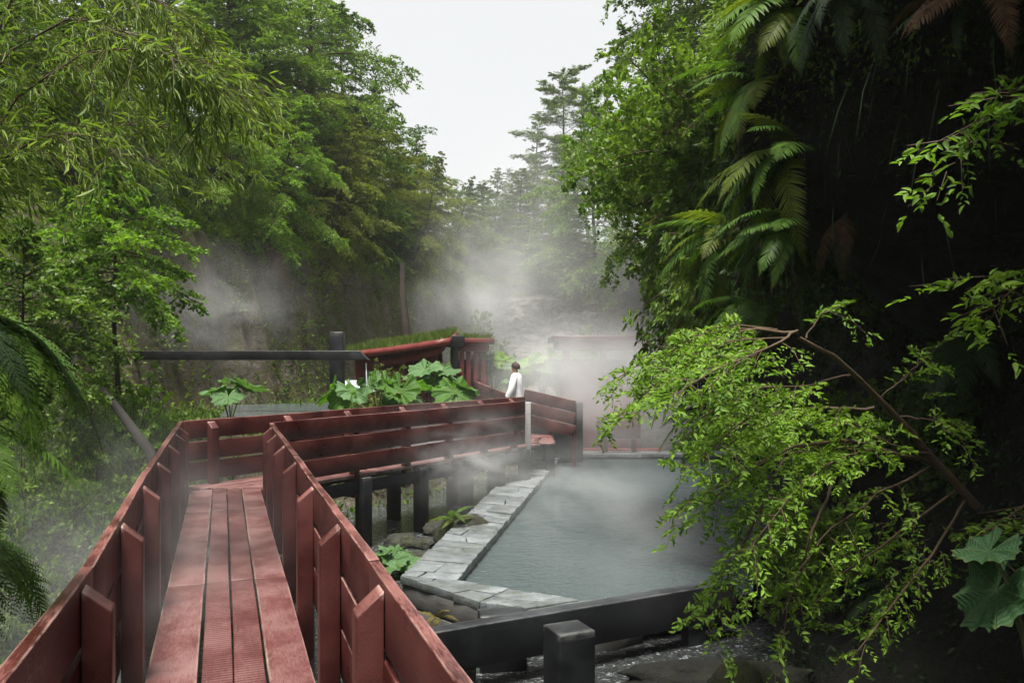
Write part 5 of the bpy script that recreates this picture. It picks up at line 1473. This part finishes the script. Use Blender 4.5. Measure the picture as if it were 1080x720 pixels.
# ------------------------------------------------------------------ undergrowth and moss (uncountable)
def scatter(name, label, n, region, leafL, leafW, m, seed, tuft=6, cond=None, upw=0.7, spread=0.5, drop=0.0, cat="undergrowth"):
    rg = np.random.RandomState(seed)
    x = rg.uniform(region[0], region[1], n); y = rg.uniform(region[2], region[3], n)
    z = height(x, y); e = 0.08
    nx = -(height(x + e, y) - height(x - e, y)) / (2 * e); ny = -(height(x, y + e) - height(x, y - e)) / (2 * e)
    nn = norm(np.stack([nx, ny, np.ones(n)], -1))
    clump = fbm(x * 0.9 + seed, y * 0.9, 3)
    keep = np.ones(n, bool) if cond is None else cond(x, y, z, nn, clump)
    x, y, z, nn = x[keep], y[keep], z[keep], nn[keep]; k = len(x)
    c = np.stack([x, y, z], -1)
    pos = (c[:, None] + rg.randn(k, tuft, 3) * 0.05 * np.array((1, 1, 0.5))).reshape(-1, 3)
    d = norm((nn[:, None] * upw + np.array((0, 0, 0.25 - drop)) + rg.randn(k, tuft, 3) * spread).reshape(-1, 3))
    nr = norm(rg.randn(k * tuft, 3) * 0.6 + np.array((0, 0, 0.8)))
    pos = pos + d * (rg.rand(k * tuft) ** 2)[:, None] * leafL * 2.5
    f = rg.uniform(0.5, 1.3, k * tuft)
    o = solo(name, quads_mesh(name, leaf_quads(pos, d, nr, leafL * f, leafW * f), m), label, cat, kind='stuff')
    return o
scatter("undergrowth", "mixed low leafy undergrowth covering the near left slope", 30000, (-14, -2.2, 2, 15), 0.085, 0.048, L_UNDER, 81, 7, lambda x, y, z, n, c: (x < xl(y) + 1.2) & ((x * AN[0] + y * AN[1]) < -0.85))
scatter("undergrowth", "leafy undergrowth covering the slope above the left cliff", 26000, (-26, 0, 15, 46), 0.14, 0.055, L_MID, 82, 6, lambda x, y, z, n, c: (x < xl(y) - 0.1) & ((n[:, 2] > 0.5) | (c > 0.2)) & ~((y > 26) & (y < 31) & (n[:, 2] < 0.62)))
scatter("moss", "golden brown moss hanging on the left cliff", 16000, (-10, -1, 15, 34), 0.10, 0.018, L_MOSS, 83, 7, lambda x, y, z, n, c: (x < xl(y) + 0.6) & (n[:, 2] < 0.65) & (c > -0.02) & ~((y > 26.5) & (y < 31)), 0.35, 0.35, 1.0, "moss")
scatter("undergrowth", "green plants clinging to the left cliff face", 30000, (-10, -1, 9, 34), 0.09, 0.042, L_MID, 84, 7, lambda x, y, z, n, c: (x < xl(y) + 0.6) & (n[:, 2] < 0.75) & (c < 0.03), 0.5, 0.5, 0.3)
scatter("undergrowth", "low green plants over the terrace between walkway and huts", 7000, (-8, 1.5, 11, 27), 0.10, 0.05, L_UNDER, 85, 6, lambda x, y, z, n, c: (x * BN[0] + y * BN[1] + 8.72 < -1.1) & (x > xl(y)))
scatter("undergrowth", "plants covering the far hill above the rock face", 14000, (-8, 14, 36, 60), 0.17, 0.07, L_FAR, 86, 6, lambda x, y, z, n, c: (y > 38.3) & (n[:, 2] > 0.4))

def bank_scatter(name, label, n, yr, kr, leafL, leafW, m, seed, tuft=6, thr=-1.0, spread=0.6, cat="undergrowth", drop=0.4):
    rg = np.random.RandomState(seed)
    y = rg.uniform(yr[0], yr[1], n); k = rg.uniform(kr[0], kr[1], n)
    keep = fbm(y * 0.9 + seed, k * 0.8, 3) > thr
    y, k = y[keep], k[keep]; n = len(y)
    c = bank_pt(y, k); e = 0.05
    ta = bank_pt(y + e, k) - c; tb_ = bank_pt(y, k + e) - c
    nn = norm(np.cross(tb_, ta)); nn *= np.where(nn[:, :1] > 0.0, -1, 1) 
    pos = (c[:, None] + rg.randn(n, tuft, 3) * 0.06).reshape(-1, 3)
    d = norm((nn[:, None] * 0.7 + np.array((0, 0, -drop)) + rg.randn(n, tuft, 3) * spread).reshape(-1, 3))
    nr = norm(rg.randn(n * tuft, 3) * 0.6 + np.array((-0.2, 0, 0.8)))
    pos = pos + d * (rg.rand(n * tuft) ** 2)[:, None] * leafL * 2.5
    f = rg.uniform(0.5, 1.3, n * tuft)
    return solo(name, quads_mesh(name, leaf_quads(pos, d, nr, leafL * f, leafW * f), m), label, cat, kind='stuff')
bank_scatter("undergrowth", "leafy plants along the upper lip of the right bank", 26000, (5, 30), (6.5, 12.5), 0.055, 0.022, L_MID, 91, 8, -0.1)
bank_scatter("undergrowth", "dark sparse plants on the shaded face of the right bank", 9000, (2, 20), (0.6, 7), 0.06, 0.025, L_FERND, 92, 6, 0.0)
bank_scatter("hanging_roots", "hanging roots and dry stems under the right overhang", 160, (4, 13), (5.6, 8.2), 0.4, 0.008, L_FERND, 93, 2, 0.0, 0.12, "roots", 1.6)

# ------------------------------------------------------------------ steam and haze
def steam(label, c, r, dens, seed, nscale=1.6, lo=0.42, hi=0.72, aniso=0.0):
    import bmesh
    bm = bmesh.new(); bmesh.ops.create_icosphere(bm, subdivisions=3, radius=1)
    me = bpy.data.meshes.new("steam"); bm.to_mesh(me); bm.free()
    k = N("steam_%d" % seed)
    co = k.coord()
    ln = k.n.new("ShaderNodeVectorMath"); ln.operation = 'LENGTH'; k.l.new(co, ln.inputs[0])
    fall = k.math('POWER', k.ramp(ln.outputs['Value'], [(0.0, 1.0), (0.97, 0.0)]), 1.7)
    ad = k.n.new("ShaderNodeVectorMath"); ad.operation = 'ADD'; ad.inputs[1].default_value = (seed * 3.1, seed * 1.7, seed)
    k.l.new(co, ad.inputs[0])
    nz = k.noise(ad.outputs[0], nscale, 4, 0.6, 0.6)
    mr = k.n.new("ShaderNodeMapRange"); mr.inputs['From Min'].default_value = lo; mr.inputs['From Max'].default_value = hi
    k.l.new(nz, mr.inputs['Value'])
    dn = k.math('MULTIPLY', k.math('MULTIPLY', fall, mr.outputs[0]), dens)
    pv_ = k.n.new("ShaderNodeVolumePrincipled")
    pv_.inputs['Color'].default_value = (0.97, 0.98, 1.0, 1); pv_.inputs['Anisotropy'].default_value = aniso
    k.l.new(dn, pv_.inputs['Density'])
    k.l.new(pv_.outputs[0], k.out.inputs['Volume'])
    me.materials.append(k.m)
    o = solo("steam", me, label, "steam", "drifts of steam", 'stuff', M=Matrix.Translation(Vector(c)) @ Matrix.Diagonal((r[0], r[1], r[2], 1)))
    return o
steam("dense steam over the far end of the pool", (2.0, 18.2, 0.95), (3.4, 3.2, 2.2), 1.15, 1, 1.8, 0.36, 0.75)
steam("thin steam sliding over the pool water", (1.4, 11.5, -0.35), (2.8, 5.5, 0.85), 0.55, 2, 2.2)
steam("column of steam rising in front of the far rock face", tuple(P(520, 315, 27)), (3.6, 3.4, 4.0), 0.6, 3, 1.8)
steam("steam drifting against the dark left cliff", tuple(P(232, 322, 16.2)), (2.3, 1.5, 1.6), 0.65, 4, 2.6, 0.40, 0.8)
steam("thin steam rising beside the near left railing", (-2.3, 5.0, 0.1), (1.2, 3.2, 1.4), 0.30, 5, 2.0)
steam("steam swirling under the second walkway", tuple(P(478, 478, 13.0)), (1.8, 1.8, 1.1), 1.6, 6, 2.0)
steam("steam over the plants behind the person", tuple(P(568, 392, 18.6)), (2.2, 2.6, 1.7), 0.6, 7, 1.8)
steam("wisps of steam low over the left slope", tuple(P(90, 540, 7.5)), (1.9, 2.2, 1.2), 0.26, 9, 1.8)
steam("pale mist between the conifers on the far hill", (2.5, 42.0, 8.5), (9.0, 4.5, 8.0), 0.16, 10, 1.2, 0.3, 0.75)
steam("faint veil of steam filling the far end of the gorge", (1.0, 31.0, 4.5), (7.5, 4.5, 7.0), 0.17, 8, 1.3, 0.3, 0.75)
me = Geo().box((-84, -48, -3.5), (84, 96, 30)).mesh("haze")
k = N("haze"); pv_ = k.n.new("ShaderNodeVolumePrincipled")
pv_.inputs['Color'].default_value = (0.93, 0.97, 1.0, 1); pv_.inputs['Density'].default_value = 0.0006; pv_.inputs['Anisotropy'].default_value = 0.1
k.l.new(pv_.outputs[0], k.out.inputs['Volume'])
me.materials.append(k.m)
solo("haze", me, "humid pale air filling the gorge", "haze", kind='stuff')
